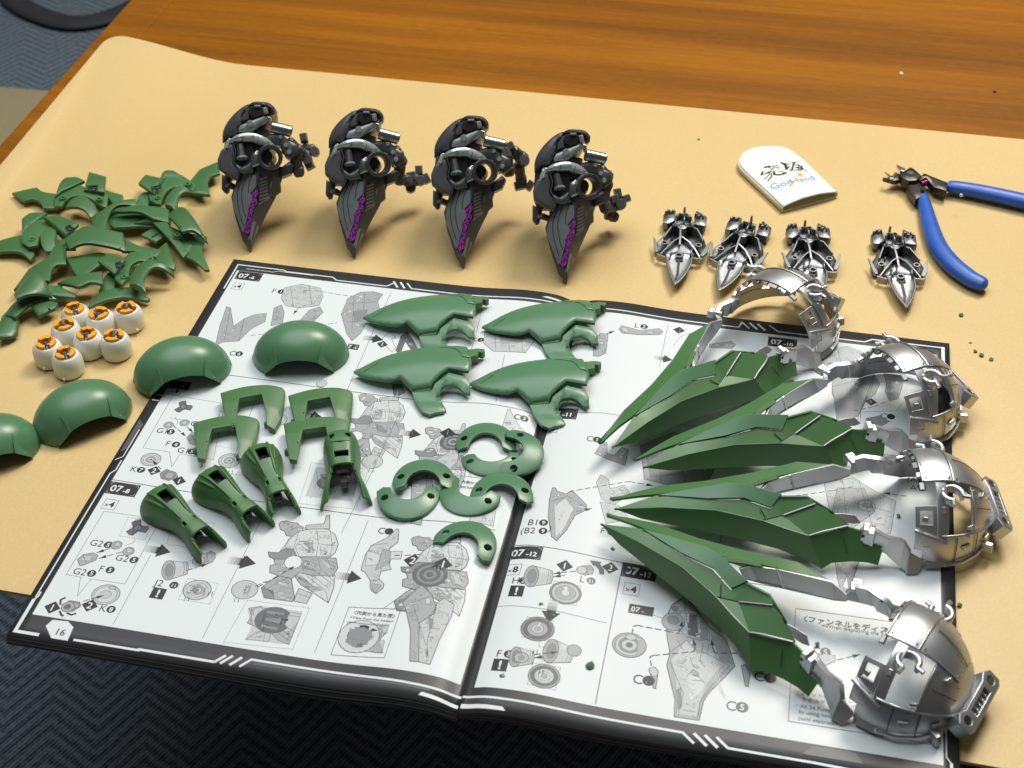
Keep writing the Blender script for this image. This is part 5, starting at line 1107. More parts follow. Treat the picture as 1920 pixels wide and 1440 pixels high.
def make_unit():
    t = thing('spiked_unit', 'x', 'model part', group='dark spiked units in a row')
    secs = []
    for y, l, r, rr, wl, wr, wrr in SPK:
        d = (1380-y)/13.04
        secs.append([U3(l, y, wl), U3((l+r)/2, y, (wl+wr)/2), U3(r, y, wr), U3((r+rr)/2, y, (wr+wrr)/2+0.6), U3(rr, y, wrr), U3(rr-(rr-r)*0.2, y, -0.22*d-3), U3((l+rr)/2, y, -0.34*d-3), U3(l+(r-l)*0.2, y, -0.2*d-2)])
    sp = link('spike', loft(secs, smooth=25), MT['gun_m'], t, bevel=0.2)
    uplate('blade_panel', sp, 'gun_l', [(1128, 770), (1200, 785), (1232, 800), (1228, 885), (1180, 935), (1200, 985), (1160, 1045), (1158, 1100), (1120, 1215), (1105, 1235), (1060, 1110, 1), (1028, 1010, 1), (1040, 905, 1), (1085, 830, 1)], 0.55)
    for q in ([(1150, 785), (1120, 870), (1105, 950), (1120, 1060), (1140, 1120)], [(1115, 800), (1080, 880), (1068, 960), (1080, 1060), (1110, 1170)], [(1195, 790), (1170, 860), (1165, 930)]):
        link('panel_line', tube([(*ux(x, y), spike_w(*ux(x, y), 0.62)) for x, y in [tuple(v) for v in curve(q, 4)]], 0.2, 6), MT['black'], sp)
    uplate('trench', sp, 'black', [(1238, 870), (1182, 935), (1204, 985), (1156, 1050), (1160, 1105), (1108, 1240), (1160, 1274), (1196, 1115), (1212, 1055), (1246, 1008), (1256, 925)], 0.30, 1.0)
    fo = [(1236, 892), (1184, 942), (1206, 985), (1158, 1048), (1164, 1100), (1142, 1170), (1112, 1222), (1140, 1258), (1168, 1232), (1182, 1150), (1194, 1102), (1204, 1052), (1238, 1002), (1226, 965), (1246, 930)]
    uplate('foil_strip', sp, 'purple', fo, 0.52, 0.5)
    uplate('tip_facet', sp, 'gun_l', [(1190, 1160), (1214, 1150), (1232, 1190), (1176, 1325), (1150, 1285), (1170, 1250)], 0.45)
    uplate('rib_bed', sp, 'black', [(1250, 790), (1290, 770), (1332, 835), (1300, 965), (1236, 1010), (1256, 900)], 0.25)
    for k in range(7):
        y = 800+26*k; uplate('rib', sp, 'gun_l', [(1258-k*1.5, y+20), (1304+4*(k < 2), y-8), (1306, y+6), (1258-k*1.5, y+34)], 0.95, 0.8, 0)
    uplate('rim_strip', sp, 'gun_l', [(1300, 775), (1340, 832), (1312, 968), (1240, 1024), (1240, 1012), (1302, 962), (1330, 836), (1292, 776)], 0.6, 0.7, 0)
    uplate('shoulder_plate', sp, 'gun_m', [(1340, 770), (1392, 770), (1396, 900), (1335, 960), (1345, 830)], 0.6, 1.0)
    # jaw block and hollows
    bs = []
    for y, l, r, w0, w1 in ((800, 960, 1370, -16, 3), (745, 940, 1350, -20, 5), (705, 935, 1255, -24, 6), (600, 940, 1250, -30, 6), (560, 945, 1330, -32, 5), (500, 950, 1350, -34, 4), (440, 960, 1300, -36, 2)):
        bs.append([U3(l, y, w1-8), U3(l+45, y, w1-2), U3((l+r)/2, y, w1), U3(r-50, y, w1-3), U3(r, y, w1-9), U3(r-20, y, w0+6), U3((l+r)/2, y, w0), U3(l+20, y, w0+5)])
    body = link('body', loft(bs, smooth=30), MT['gun'], t, bevel=0.5)
    uplate('cheek_plate', body, 'gun_m', [(1040, 545), (1064, 610), (1046, 695), (1105, 770), (1080, 835), (1010, 805), (930, 748), (924, 670), (950, 600), (995, 560)], w=9.0, thick=7, h=0.6, edge=2, bevel=0.5)
    uplate('cheek_edge', body, 'grey_d', [(1045, 545), (1068, 610), (1052, 692), (1112, 765), (1125, 760), (1062, 688), (1078, 606), (1056, 545)], w=10.2, thick=3, grid=0, bevel=0.3)
    uplate('hollow', body, 'black', [(1070, 560), (1200, 560), (1215, 640), (1200, 740), (1120, 760), (1060, 695)], w=7.0, thick=3, grid=2)
    link('piston', tube([U3(1104, 555, 10), U3(1120, 660, 11)], [2.0, 2.6], 12), MT['gun'], body); link('piston_collar', tube([U3(1122, 655, 11), U3(1124, 668, 11.2)], [3.3, 3.3], 14), MT['gun_l'], body)
    uplate('jaw_plate', body, 'gun_m', [(1060, 695), (1120, 730), (1195, 690), (1200, 735), (1215, 770), (1130, 785), (1085, 765)], w=10.0, thick=5, h=1, edge=3, bevel=0.4)
    # ring with its side lug
    rg = link('ring', revolve([(5.6, -9.5), (7.2, -9.5), (7.4, -2.8), (8.3, -2.0), (8.3, 3.2), (7.7, 4.2), (6.7, 4.2), (6.3, 3.2), (5.6, 2.6), (5.6, -9.5)], 30), MT['gun_m'], t); c = U3(1340, 655, 10); rg.location = Vector(c)*S; rg.rotation_euler = (0.12, 0.18, 0); rg.scale = (0.92, 0.92, 1)
    link('ring_lip', revolve([(6.4, 3.4), (7.9, 3.4), (7.9, 4.5), (6.4, 4.5), (6.4, 3.4)], 30), MT['gun'], rg)
    uplate('ring_lug', body, 'gun_s', [(1206, 625), (1250, 600), (1275, 660), (1265, 715), (1205, 740), (1192, 700)], w=12.5, thick=6, h=1.2, edge=2.5, bevel=0.4)
    uplate('ring_jaw', body, 'gun', [(1310, 735), (1400, 715), (1415, 735), (1330, 755)], w=13, thick=4, grid=0, bevel=0.4)
    link('ring_core', join(tube([U3(1300, 640, -6), U3(1306, 640, 7)], [4.6, 3.6], 16), boxm(7, 5, 5, 0.8, U3(1285, 690, 2))), MT['grey_d'], body, bevel=0.4)
    # visor band
    vz = lambda u, v: 9.5-0.028*(u+2.5)**2
    uplate('visor_band', t, 'visor', [(1018, 548), (1040, 500, 1), (1120, 466, 1), (1210, 462, 1), (1300, 490, 1), (1362, 540), (1330, 556), (1240, 548), (1200, 528), (1130, 530), (1060, 530)], zf=lambda u, v: vz(u, v)+1.2, thick=5, h=1.2, edge=2.5, bevel=0.4)
    for q in ([(1060, 512), (1130, 494), (1210, 494), (1330, 530)], [(1130, 528), (1135, 490)], [(1240, 545), (1250, 495)]): link('visor_line', tube([(*ux(x, y), vz(*ux(x, y))+2.45) for x, y in q], 0.16, 6), MT['black'], t)
    link('side_strut', join(boxm(2.2, 14, 3, 0.8, U3(985, 585, 6), Matrix.Rotation(-0.38, 3, 'Z')), boxm(1.6, 7, 3, 0.9, U3(1012, 545, 8), Matrix.Rotation(-0.32, 3, 'Z'))), MT['visor'], t, bevel=0.5)
    # helmet
    hs = []
    for y, l, r, w0, w1 in ((520, 946, 1180, -36, 0), (460, 948, 1260, -40, 4), (390, 972, 1325, -42, 7), (320, 1022, 1362, -42, 8), (262, 1090, 1368, -38, 6), (225, 1160, 1340, -30, 2), (212, 1200, 1290, -24, -3)):
        m_ = (l+r)/2; hs.append([U3(l, y, (w0+w1)/2), U3(l+(m_-l)*0.35, y, w1-5), U3(m_, y, w1), U3(r-(r-m_)*0.35, y, w1-2), U3(r, y, (w0+w1)/2+6), U3(r-(r-m_)*0.3, y, w0+6), U3(m_, y, w0), U3(l+(m_-l)*0.3, y, w0+6)])
    hm = link('helmet', loft(hs, smooth=60), MT['gun'], t, subd=2)
    uplate('helmet_shell', hm, 'gun_m', [(944, 520), (950, 430, 1), (1000, 340, 1), (1090, 256, 1), (1170, 222, 1), (1180, 250), (1120, 310, 1), (1105, 375, 1), (1060, 470), (1000, 480, 1)], zf=lambda u, v: 3.0+0.32*(u+12)-0.02*(v-70)**2*0.3, thick=3.0, h=2.2, edge=5, bevel=0.4)
    uplate('temple_plate', hm, 'gun_l', [(1104, 400), (1180, 368), (1300, 322), (1318, 345), (1296, 372), (1190, 448), (1085, 452), (1092, 425)], w=8.6, thick=4, h=0.8, edge=3, bevel=0.4)
    c = U3(1182, 388, 9.2); dd = link('pivot_disc', revolve([(0, 0.9), (1.7, 0.9), (2.0, 0.5), (2.0, -1), (0, -1)], 18), MT['gun_l'], hm, c)
    uplate('cockpit_recess', hm, 'black', [(1175, 255), (1260, 250), (1284, 268), (1280, 318), (1215, 342), (1165, 310)], w=8.9, thick=2.5, grid=2, bevel=0.3)
    uplate('recess_flap', hm, 'grey_d', [(1120, 320), (1160, 265), (1180, 262), (1170, 350), (1118, 366)], w=8.4, thick=4, grid=0, h=0.5, bevel=0.5)
    link('recess_block', join(boxm(3.0, 4.2, 3.0, 0.85, U3(1302, 285, 7.4), Matrix.Rotation(0.2, 3, 'Z')), boxm(1.0, 3.0, 1.5, 1, U3(1300, 290, 10.3)), boxm(4.2, 1.4, 2.0, 0.9, U3(1240, 252, 8.6))), MT['gun_l'], hm, bevel=0.35)
    uplate('crest', hm, 'gun', [(1165, 232), (1200, 212, 1), (1260, 210, 1), (1330, 222, 1), (1372, 265, 1), (1368, 310), (1340, 320), (1334, 280, 1), (1290, 250, 1), (1210, 246, 1)], w=7.0, thick=9, h=2.2, edge=2.5, bevel=0.4)
    uplate('brow_post', hm, 'gun_s', [(1312, 325), (1345, 335), (1335, 395), (1318, 385)], w=8.5, thick=3, grid=0, bevel=0.4)
    link('gun_barrel', tube([U3(1335, 398, 2.5), U3(1490, 432, 0.5)], 3.5, 22), MT['gun_s'], t, bevel=0.3); link('barrel_bore', tube([U3(1488, 431.5, 0.6), U3(1491.5, 432.4, 0.5)], 2.6, 18), MT['black'], t)
    link('barrel_mount', boxm(9, 5, 5, 0.8, U3(1260, 440, -2), Matrix.Rotation(-0.2, 3, 'Z')), MT['grey_d'], t, bevel=0.6)
    uplate('neck_block', t, 'grey_d', [(1230, 470), (1400, 440), (1470, 500), (1500, 600), (1440, 640), (1420, 560, 1), (1340, 540, 1), (1280, 560)], w=1.5, thick=14, h=1.2, edge=4, bevel=0.6)
    for q in ((1410, 480), (1450, 545), (1475, 600)): link('neck_bolt', revolve([(0, 0.8), (1.1, 0.8), (1.4, 0.4), (1.4, -0.5), (0, -0.5)], 12), MT['gun_l'], t, U3(*q, 2.9))
    uplate('hip_block', t, 'gun', [(1390, 720), (1470, 660), (1500, 690), (1470, 760), (1400, 790)], w=-2, thick=9, h=1, edge=3, bevel=0.6)
    # back fin and stubs on the left
    uplate('back_fin', t, 'gun_m', [(925, 760), (1000, 800), (975, 905), (950, 915), (922, 880)], w=-4, thick=5, h=1, edge=3, bevel=0.5)
    link('stub', tube([U3(985, 850, -3), U3(1060, 880, -1)], 1.9, 12), MT['gun'], t); link('stub_collar', tube([U3(985, 840, -3), U3(992, 862, -3)], 2.6, 12), MT['gun_l'], t)
    link('prop_foot', tube([U3(1120, 640, -26), U3(1120, 900, -38)], [5, 2.5], 10), MT['gun'], t)
    uplate('shoulder_block', t, 'gun', [(1360, 470), (1440, 485), (1535, 530), (1545, 600), (1480, 650), (1410, 600), (1400, 540)], w=0, thick=10, h=1.5, edge=4, bevel=0.6)
    return t
def seg_block(a, b, w0, w1, d):
    """chamfered arm segment between two points: rectangular section w wide, d deep"""
    A, B = Vector(U3(*a)), Vector(U3(*b)); t_ = (B-A).normalized(); s_ = t_.cross(Vector((0, 0, 1))).normalized(); n_ = s_.cross(t_)
    secs = []
    for f, k in ((0, 0.7), (0.12, 1.0), (0.55, 0.92), (0.6, 1.08), (0.88, 1.0), (1.0, 0.72)):
        c = A+(B-A)*f; w = (w0+(w1-w0)*f)*k; e = d*k
        secs.append([tuple(c+s_*x*w/2+n_*y*e/2) for x, y in ((-1, -0.5), (-0.55, -1), (0.55, -1), (1, -0.5), (1, 0.5), (0.55, 1), (-0.55, 1), (-1, 0.5))])
    return loft(secs, smooth=25)
def add_arm(t, chain, joints, blocks):
    """jointed arm: chunky segments, round joints, small blocks (unit coordinates)"""
    arm = link('arm', seg_block(chain[0][0], chain[0][1], chain[0][2], chain[0][3], 7), MT['grey_d'], t, bevel=0.3)
    for a, b, w0, w1 in chain[1:]: link('forearm', seg_block(a, b, w0, w1, 6.5), MT['grey_d'], arm, bevel=0.3)
    for x, y, w, r in joints:
        j = link('joint', tube([U3(x, y, w-3), U3(x+3, y-3, w+3.4)], r, 18), MT['grey_d'], arm, bevel=0.35)
    for x, y, w, sx, sy, a in blocks: link('hand_block', boxm(sx, sy, 5.5, 0.78, U3(x, y, w), Matrix.Rotation(a, 3, 'Z')), MT['grey_d'], arm, bevel=0.6)
un0 = make_unit()
units = [((470, 471), [((1440, 500, -4), (1560, 600, -10), 9, 8), ((1500, 600, -8), (1530, 760, -14), 7.5, 6.5), ((1560, 590, -14), (1640, 520, -20), 7, 6.5)], [(1645, 560, -16, 3.0), (1590, 630, -14, 3.2)], [(1560, 450, -16, 5, 6.5, 0.2), (1570, 530, -18, 7, 6, 0.6), (1600, 660, -18, 6, 7, 0.5)], 'dark spiked unit at the left end of the row, its arm folded close'),
         ((665, 484), [((1440, 500, -4), (1520, 620, -12), 9.5, 8.5), ((1500, 600, -12), (1500, 760, -18), 7.5, 6.5), ((1530, 720, -22), (1680, 690, -32), 7.5, 7)], [(1665, 710, -28, 3.0), (1585, 765, -30, 3.2)], [(1650, 620, -32, 5, 7, 0.1), (1710, 680, -34, 5, 7, 0.5), (1590, 680, -28, 6, 7, 0.2)], 'dark spiked unit second from the left, knobbed hand lying level'),
         ((870, 502), [((1430, 510, -4), (1520, 470, -10), 9.5, 8.5), ((1500, 480, -10), (1520, 640, -16), 8, 7), ((1540, 440, -14), (1650, 510, -22), 8, 7.5), ((1590, 520, -24), (1620, 700, -34), 7.5, 6)], [(1640, 520, -18, 3.2)], [(1590, 690, -34, 6, 6, 0.2), (1680, 690, -34, 5, 7, -0.6), (1530, 420, -12, 6, 6, 0.4)], 'dark spiked unit second from the right, its arm raised and bent down'),
         ((1062, 532), [((1430, 500, -4), (1530, 580, -10), 9.5, 9), ((1520, 570, -12), (1470, 730, -18), 8.5, 7.5), ((1480, 770, -22), (1640, 720, -32), 8.5, 8), ((1530, 800, -34), (1620, 830, -38), 7, 6)], [(1635, 745, -26, 3.2)], [(1620, 650, -30, 5, 7, 0.15), (1690, 685, -34, 6, 5, 0.3), (1590, 700, -28, 7, 6, 0.3)], 'dark spiked unit at the right end of the row')]
MU = Matrix((tuple(RT), tuple(UP), tuple(-FW))).transposed()
roots = [un0]+[copy_tree(un0) for _ in units[1:]]
for o, (tip, ch, jo, bl, lab) in zip(roots, units):
    o['label'] = lab; w = P(*tip, 1.2); k_ = units.index((tip, ch, jo, bl, lab)); M4 = (MU @ Matrix.Rotation((0.0, -0.02, 0.012, 0.028)[k_], 3, 'Z') @ Matrix.Rotation((0.0, 0.05, -0.03, 0.03)[k_], 3, 'Y')).to_4x4(); M4.translation = Vector((w.x, w.y, 1.2))*S; o.matrix_world = M4
    add_arm(o, ch, jo, bl)
# ------------------------------------------------------------------ spade shaped silver frames (inner side up)
def zf4(*q): return [(1200+a[0]/3.4286, 360+a[1]/3.4286)+tuple(a[2:]) for a in q]
SO = P(*zf4((225, 590))[0], 3); SE_ = P(*zf4((285, 100))[0], 6); SA = math.atan2(SE_.y-SO.y, SE_.x-SO.x)
def make_frame():
    t = thing('spade_frame', 'x', 'model part', group='silver spade shaped frames')
    def T(z, *q): return outl(trace(zf4(*q), z, (SO.x, SO.y), SA), 5)
    def Q3(x, y, z): w = P(*zf4((x, y))[0], z); l = rotz((w.x-SO.x, w.y-SO.y), -SA); return Vector((l[0], l[1], z))
    A, B = 'silver_d', 'pewter'
    bo = [(170, 405), (112, 388), (92, 380), (108, 318), (150, 278), (200, 212), (330, 212), (372, 228), (412, 300), (432, 360), (388, 418), (330, 408), (250, 380)]
    link('dish', plate(T(2, *bo), h=-1.2, edge=6, thick=1.0, grid=2.2, zf=lambda x, y: 2.4), MT[B], t, bevel=0.15)
    # raised rim: thin walls along the outline
    def wall(name, pts, zt=7.5, zb=1.6, th=1.0, lean=0.0):
        a = [Q3(x, y, zt) for x, y in pts]; b_ = [Vector((v.x, v.y, zb)) for v in [Q3(x, y, zt) for x, y in pts]]
        return link(name, strip(a, b_, 30), MT[A], t, solid=th, bevel=0.15)
    wall('rim_wall', [(150, 278), (200, 212), (240, 206)], 7); wall('rim_wall', [(330, 210), (372, 226), (412, 300)], 7); wall('rim_wall', [(112, 386), (160, 404), (172, 406)], 6); wall('rim_wall', [(335, 410), (388, 418), (400, 414)], 6)
    for q in ([(86, 288), (102, 310), (118, 384), (100, 388), (90, 360)], [(456, 318), (438, 330), (385, 410), (404, 418), (432, 390)]):
        link('wing_tip', plate(T(5, *q), h=0.6, edge=2, thick=1.6, grid=0, zf=lambda x, y: 6.4), MT[A], t, bevel=0.25)
    bl = T(5, (168, 402), (205, 404), (250, 392), (300, 404), (336, 408), (322, 470, 1), (275, 545, 1), (225, 590), (186, 500, 1))
    link('blade', plate(bl, h=-1.0, edge=3, thick=1.4, grid=1.8, zf=lambda x, y: 6.2), MT['silver'], t, bevel=0.2)
    link('blade_rim', tube([tuple(Q3(*v, 6.5)) for v in [tuple(c) for c in curve([(168, 404), (186, 500), (225, 588)], 5)]], 0.6, 8), MT[A], t); link('blade_rim', tube([tuple(Q3(*v, 6.5)) for v in [tuple(c) for c in curve([(336, 410), (320, 472), (275, 542), (226, 588)], 5)]], 0.6, 8), MT[A], t)
    gr = plate(T(6, (245, 410), (260, 412), (250, 520), (228, 575), (222, 560), (238, 500)), thick=0.8, grid=0, zf=lambda x, y: 6.1); link('blade_groove', gr, MT['gun'], t)
    link('blade_hollow', plate(T(6, (225, 388), (285, 388), (275, 435), (235, 435)), thick=0.8, grid=0, zf=lambda x, y: 6.15), MT['gun'], t)
    for x, y, z, r in ((252, 396, 7.4, 2.3), (158, 316, 6.6, 2.0), (378, 332, 6.6, 2.0)):
        c = Q3(x, y, z); link('boss_ring', revolve([(r-0.75, -6), (r-0.75, 0), (r, 0), (r, -6)], 18), MT[A], t, tuple(c))
    # inner vault: two curved ridges meeting at the spine
    vt = [(268, 272), (220, 300), (170, 345), (128, 388)]; vt2 = [(268, 272), (320, 310), (360, 360), (392, 415)]
    for q in (vt, vt2): link('vault_wall', strip([Q3(x, y, 9.4-1.6*k) for k, (x, y) in enumerate(q)], [Vector((Q3(x, y, 9.4-1.6*k).x, Q3(x, y, 9.4-1.6*k).y, 1.8)) for k, (x, y) in enumerate(q)], 40), MT[B], t, solid=0.9, bevel=0.15)
    link('vault', plate(T(4, (268, 280), (318, 318, 1), (350, 370, 1), (372, 410), (300, 402), (250, 388), (205, 402), (146, 392), (180, 345, 1), (222, 306, 1)), h=3.2, edge=11, thick=1.0, grid=2.0, zf=lambda x, y: 2.9), MT[B], t)
    link('spine', strip([Q3(268, 200, 9.5), Q3(266, 260, 9.8), Q3(262, 330, 8.6)], [Q3(268, 206, 2), Q3(266, 266, 2), Q3(262, 336, 2)], 30), MT[A], t, solid=1.1, bevel=0.15)
    for x0, x1 in ((192, 170), (318, 330)): link('blade_rib', strip([Q3(x0+12, 352, 7.6), Q3(x0, 405, 7.6)], [Q3(x0+12, 352, 2), Q3(x0, 405, 2)], 30), MT[A], t, solid=1.0)
    # head: centre box, hub and three tabs
    link('head_plate', plate(T(3, (232, 145), (325, 150), (332, 214), (226, 214)), thick=1.2, grid=0, zf=lambda x, y: 4.6), MT[A], t, bevel=0.2)
    link('head_box', join(*[up_faces(poly3([[Q3(*a, 8.6), Q3(*b_, 8.6), Vector((*Q3(*b_, 8.6)[:2], 2)), Vector((*Q3(*a, 8.6)[:2], 2))]]), 30) for a, b_ in (((232, 205), (238, 150)), ((238, 150), (262, 130)), ((262, 130), (305, 130)), ((305, 130), (326, 152)), ((326, 152), (328, 205)))]), MT[B], t, solid=0.9)
    link('cross_rib', strip([Q3(206, 206, 8.4), Q3(346, 212, 8.4)], [Q3(206, 206, 3), Q3(346, 212, 3)], 30), MT[A], t, solid=1.0)
    link('hub', revolve([(0, -5), (2.9, -5), (2.9, 0), (2.2, 0.3), (1.9, -0.4), (0, -0.4)], 20), MT[A], t, tuple(Q3(272, 212, 8.6)))
    link('crest_pin', boxm(1.3, 1.6, 4.5, 0.8, tuple(Q3(286, 128, 3))), MT[A], t, bevel=0.2)
    link('divider', strip([Q3(284, 140, 8.6), Q3(278, 200, 8.8)], [Q3(284, 140, 3), Q3(278, 200, 3)], 30), MT[A], t, solid=0.9)
    for s_, q in ((0, [(146, 205), (150, 152), (212, 118), (230, 126), (226, 190), (180, 210)]), (1, [(346, 212), (350, 150), (364, 126), (430, 166), (420, 226), (380, 222)])):
        o = link('tab', plate(T(5, *q), h=0.8, edge=3, thick=4.6, grid=2.5, zf=lambda x, y: 6.6), MT[B], t, bevel=0.4)
        cx = sum(v[0] for v in q)/6; cy = sum(v[1] for v in q)/6
        for k in range(4):
            w = Q3(cx-22+15*k, cy-26+12*(k % 2)*(1 if s_ else -0.6), 6.4); link('tab_peg', boxm(1.5, 2.2, 3.2, 0.7, tuple(w), Matrix.Rotation(0.5*k, 3, 'Z')), MT[A], o, bevel=0.2)
    link('side_wall', strip([Q3(228, 190, 7), Q3(206, 206, 7)], [Q3(228, 190, 2), Q3(206, 206, 2)], 30), MT[B], t, solid=0.9); link('notch', plate(T(3, (200, 280), (215, 274), (214, 286), (202, 292)), thick=0.6, grid=0, zf=lambda x, y: 3.0), MT['black'], t)
    return t
sf0 = make_frame()
sfr = [((225, 590), (285, 100), 'silver spade shaped frame at the left end, below the white cap'), ((515, 630), (712, 165), 'silver spade shaped frame second from the left, turned to the left'),
       ((1128, 690), (1062, 198), 'silver spade shaped frame partly hidden behind the standing silver arch'), ((1700, 735), (1606, 222), 'silver spade shaped frame set apart at the right, beside the blue handle')]
for i, (a, e, lab) in enumerate(sfr):
    o = sf0 if i == 0 else copy_tree(sf0); o['label'] = lab; A, E_ = P(*zf4(a)[0], 4), P(*zf4(e)[0], 7); o.location = Vector((A.x, A.y, 0.1))*S; o.rotation_euler = (0, 0, math.atan2(E_.y-A.y, E_.x-A.x))

# ------------------------------------------------------------------ white leather tip cap
def felt(name, col, rough=0.6):
    m, nt, b = new_mat(name); tc = node(nt, 'ShaderNodeTexCoord'); n = node(nt, 'ShaderNodeTexNoise', Scale=900.0, Detail=4.0); nt.links.new(tc.outputs['Object'], n.inputs['Vector'])
    b.inputs['Base Color'].default_value = (*col, 1); b.inputs['Roughness'].default_value = rough
    bp = node(nt, 'ShaderNodeBump', Strength=0.25, Distance=0.0004); nt.links.new(n.outputs['Fac'], bp.inputs['Height']); nt.links.new(bp.outputs[0], b.inputs['Normal']); return m
CW, CE = felt('white_leatherette', (0.80, 0.81, 0.76), 0.45), felt('raw_edge', (0.62, 0.60, 0.42), 0.8)
cap = thing('tip_cap', 'white leatherette tip cap with black brush lettering and blue logo', 'tool cap')
def zc(*q): return [(1380+a[0]/9.6, 250+a[1]/9.6)+tuple(a[2:]) for a in q]
capo = outl(trace(zc((76, 450, 1), (140, 335, 1), (300, 245, 1), (580, 208, 1), (840, 222, 1), (1010, 295, 1), (1210, 450), (1500, 725), (1815, 1025), (1700, 1062), (1500, 1115), (1200, 1195), (1000, 1250), (858, 1290), (600, 1045), (330, 795), (130, 605), (82, 530, 1)), 6, (0, 0)), 4)
mouthL, mouthR = trace(zc((858, 1290)), 6, (0, 0))[0], trace(zc((1815, 1025)), 6, (0, 0))[0]
i0 = min(range(len(capo)), key=lambda i: math.dist(capo[i][:2], mouthR)); i1 = min(range(len(capo)), key=lambda i: math.dist(capo[i][:2], mouthL))
seam = capo[i1:]+capo[:i0+1]
def seam_d(x, y):
    best = 1e9
    for a, b_ in zip(seam, seam[1:]):
        ax, ay = a[0], a[1]; dx, dy = b_[0]-ax, b_[1]-ay; k = max(0, min(1, ((x-ax)*dx+(y-ay)*dy)/(dx*dx+dy*dy+1e-9))); best = min(best, math.hypot(x-ax-k*dx, y-ay-k*dy))
    return best
mc = ((mouthL[0]+mouthR[0])/2, (mouthL[1]+mouthR[1])/2)
def cap_z(x, y):
    s_ = min(1, seam_d(x, y)/13.0); near = max(0, 1-math.hypot(x-mc[0], y-mc[1])/30.0)
    return 5.2+2.2*(1-(1-s_)**2)*(0.35+0.9*near)
link('top_layer', plate(capo, thick=1.1, grid=1.7, zf=cap_z, smooth=60), CW, cap, bevel=0.25)
link('bottom_layer', plate(capo, thick=1.1, grid=4, zf=lambda x, y: 1.3), CE, cap, bevel=0.2)
link('side_seam', strip([Vector((q[0], q[1], 4.3)) for q in seam], [Vector((q[0], q[1], 1.2)) for q in seam], 60, Vector((-1, -1, 0))), CE, cap, solid=1.2)
CINK = [paper('cap_black', (0.012, 0.02, 0.016), 0.6), paper('cap_blue', (0.09, 0.33, 0.66), 0.6), paper('cap_orange', (0.90, 0.42, 0.02), 0.6)]
p = Print(); p.pz = 7.0
def brush(pts, w): p.L(zc(*pts), w, 0)
for pts, w in ((((520, 590), (560, 580), (610, 575)), 1.7), (((600, 560), (610, 600)), 0.9), (((640, 575), (690, 566), (765, 560)), 0.8), (((690, 590), (650, 620), (625, 625)), 0.8), (((720, 595), (790, 600)), 0.9), (((480, 665), (470, 700), (460, 720)), 1.3), (((470, 715), (560, 690), (610, 660)), 0.7),
               (((560, 700), (640, 655), (700, 660)), 0.8), (((620, 660), (600, 720), (515, 795)), 0.7), (((640, 700), (640, 760), (575, 825)), 0.9), (((690, 680), (690, 715), (760, 725), (840, 712), (900, 690)), 1.6), (((760, 655), (830, 665), (895, 690)), 0.7),
               (((815, 500), (870, 540), (910, 545)), 1.4), (((885, 520), (900, 580), (915, 625)), 1.7), (((905, 560), (950, 530), (990, 520)), 0.6), (((925, 600), (960, 575)), 1.2), (((1010, 505), (1090, 495)), 1.1), (((1050, 500), (1030, 560), (1010, 640)), 1.2), (((960, 620), (1010, 655)), 0.6), (((1060, 545), (1130, 540), (1180, 580)), 0.7), (((1120, 540), (1140, 600), (1110, 640)), 0.7), (((1080, 590), (1190, 600)), 1.4), (((1050, 640), (1180, 635), (1210, 600)), 0.8), (((1180, 560), (1200, 610), (1150, 640)), 1.1), (((1190, 610), (1290, 655)), 0.6)): brush(pts, w)
c_a, c_b = Vector(p.pp(zc((660, 985))[0])), Vector(p.pp(zc((1475, 800))[0])); cr_ = math.atan2(c_b.y-c_a.y, c_b.x-c_a.x); cl = (c_b-c_a).length
p.text('God', tuple(c_a), cl*0.265, 1, 0.0, px=False, rot=cr_); p.text('Hand', tuple(c_a+(c_b-c_a)*0.44), cl*0.245, 1, -0.004, px=False, rot=cr_)
p.F(zc((1110, 700), (1155, 682), (1215, 740), (1180, 775), (1120, 745)), 2)
for pts in (((1040, 760), (1090, 800)), ((1130, 820), (1080, 840)), ((1050, 870), (1000, 920), (960, 960)), ((975, 900), (985, 930))): p.L(zc(*pts), 0.75, 2)
p.build('lettering', cap, zf=cap_z, lift=0.10, mats=CINK, rep=False)

# ------------------------------------------------------------------ nippers
def zn(*q): return [(1360+a[0]/3.4286, 240+a[1]/3.4286)+tuple(a[2:]) for a in q]
nip = thing('nippers', 'open side cutting nippers with blue handles and dark steel head', 'nippers')
def N3(x, y, z): w = P(*zn((x, y))[0], z); return (w.x, w.y, z)
def handle(pts, rad):
    c = curve([(*N3(x, y, z), r) for (x, y, z), r in zip(pts, rad)], 7); return tube([tuple(v[:3]) for v in c], [float(v[3]) for v in c], 18, flat=0.78)
link('handle_grip', handle([(1262, 425, 5), (1290, 520, 5), (1320, 640, 5), (1372, 770, 5), (1460, 880, 5), (1570, 965, 5), (1640, 1000, 5), (1668, 1012, 5), (1682, 1018, 5)], [3.6, 4.4, 5.3, 5.9, 6.1, 5.7, 5.2, 4.2, 1.2]), MT['blue'], nip)
link('handle_grip', handle([(1428, 372, 5.5), (1470, 380, 5.5), (1600, 402, 5.5), (1780, 440, 5.5), (1950, 478, 5.5), (2150, 520, 5.5)], [4.0, 4.9, 5.4, 5.8, 5.9, 5.6]), MT['blue'], nip)
def npl(name, z, th, mat, *q, h=0.6, parent=nip): return link(name, plate([(v[0], v[1]) for v in outl(trace(zn(*q), z, (0, 0)), 5)], h=h, edge=2.5, thick=th, grid=2.5, zf=lambda x, y: z-h), MT[mat], parent, bevel=0.4)
npl('lower_arm', 8, 5, 'steel', (1120, 300), (1150, 325, 1), (1175, 385, 1), (1225, 455), (1292, 420), (1270, 372, 1), (1235, 330), (1190, 300))
npl('upper_arm', 9, 5, 'steel', (1180, 262), (1215, 330), (1245, 335, 1), (1290, 315), (1340, 375), (1425, 402), (1432, 345), (1360, 318, 1), (1278, 284), (1262, 300))
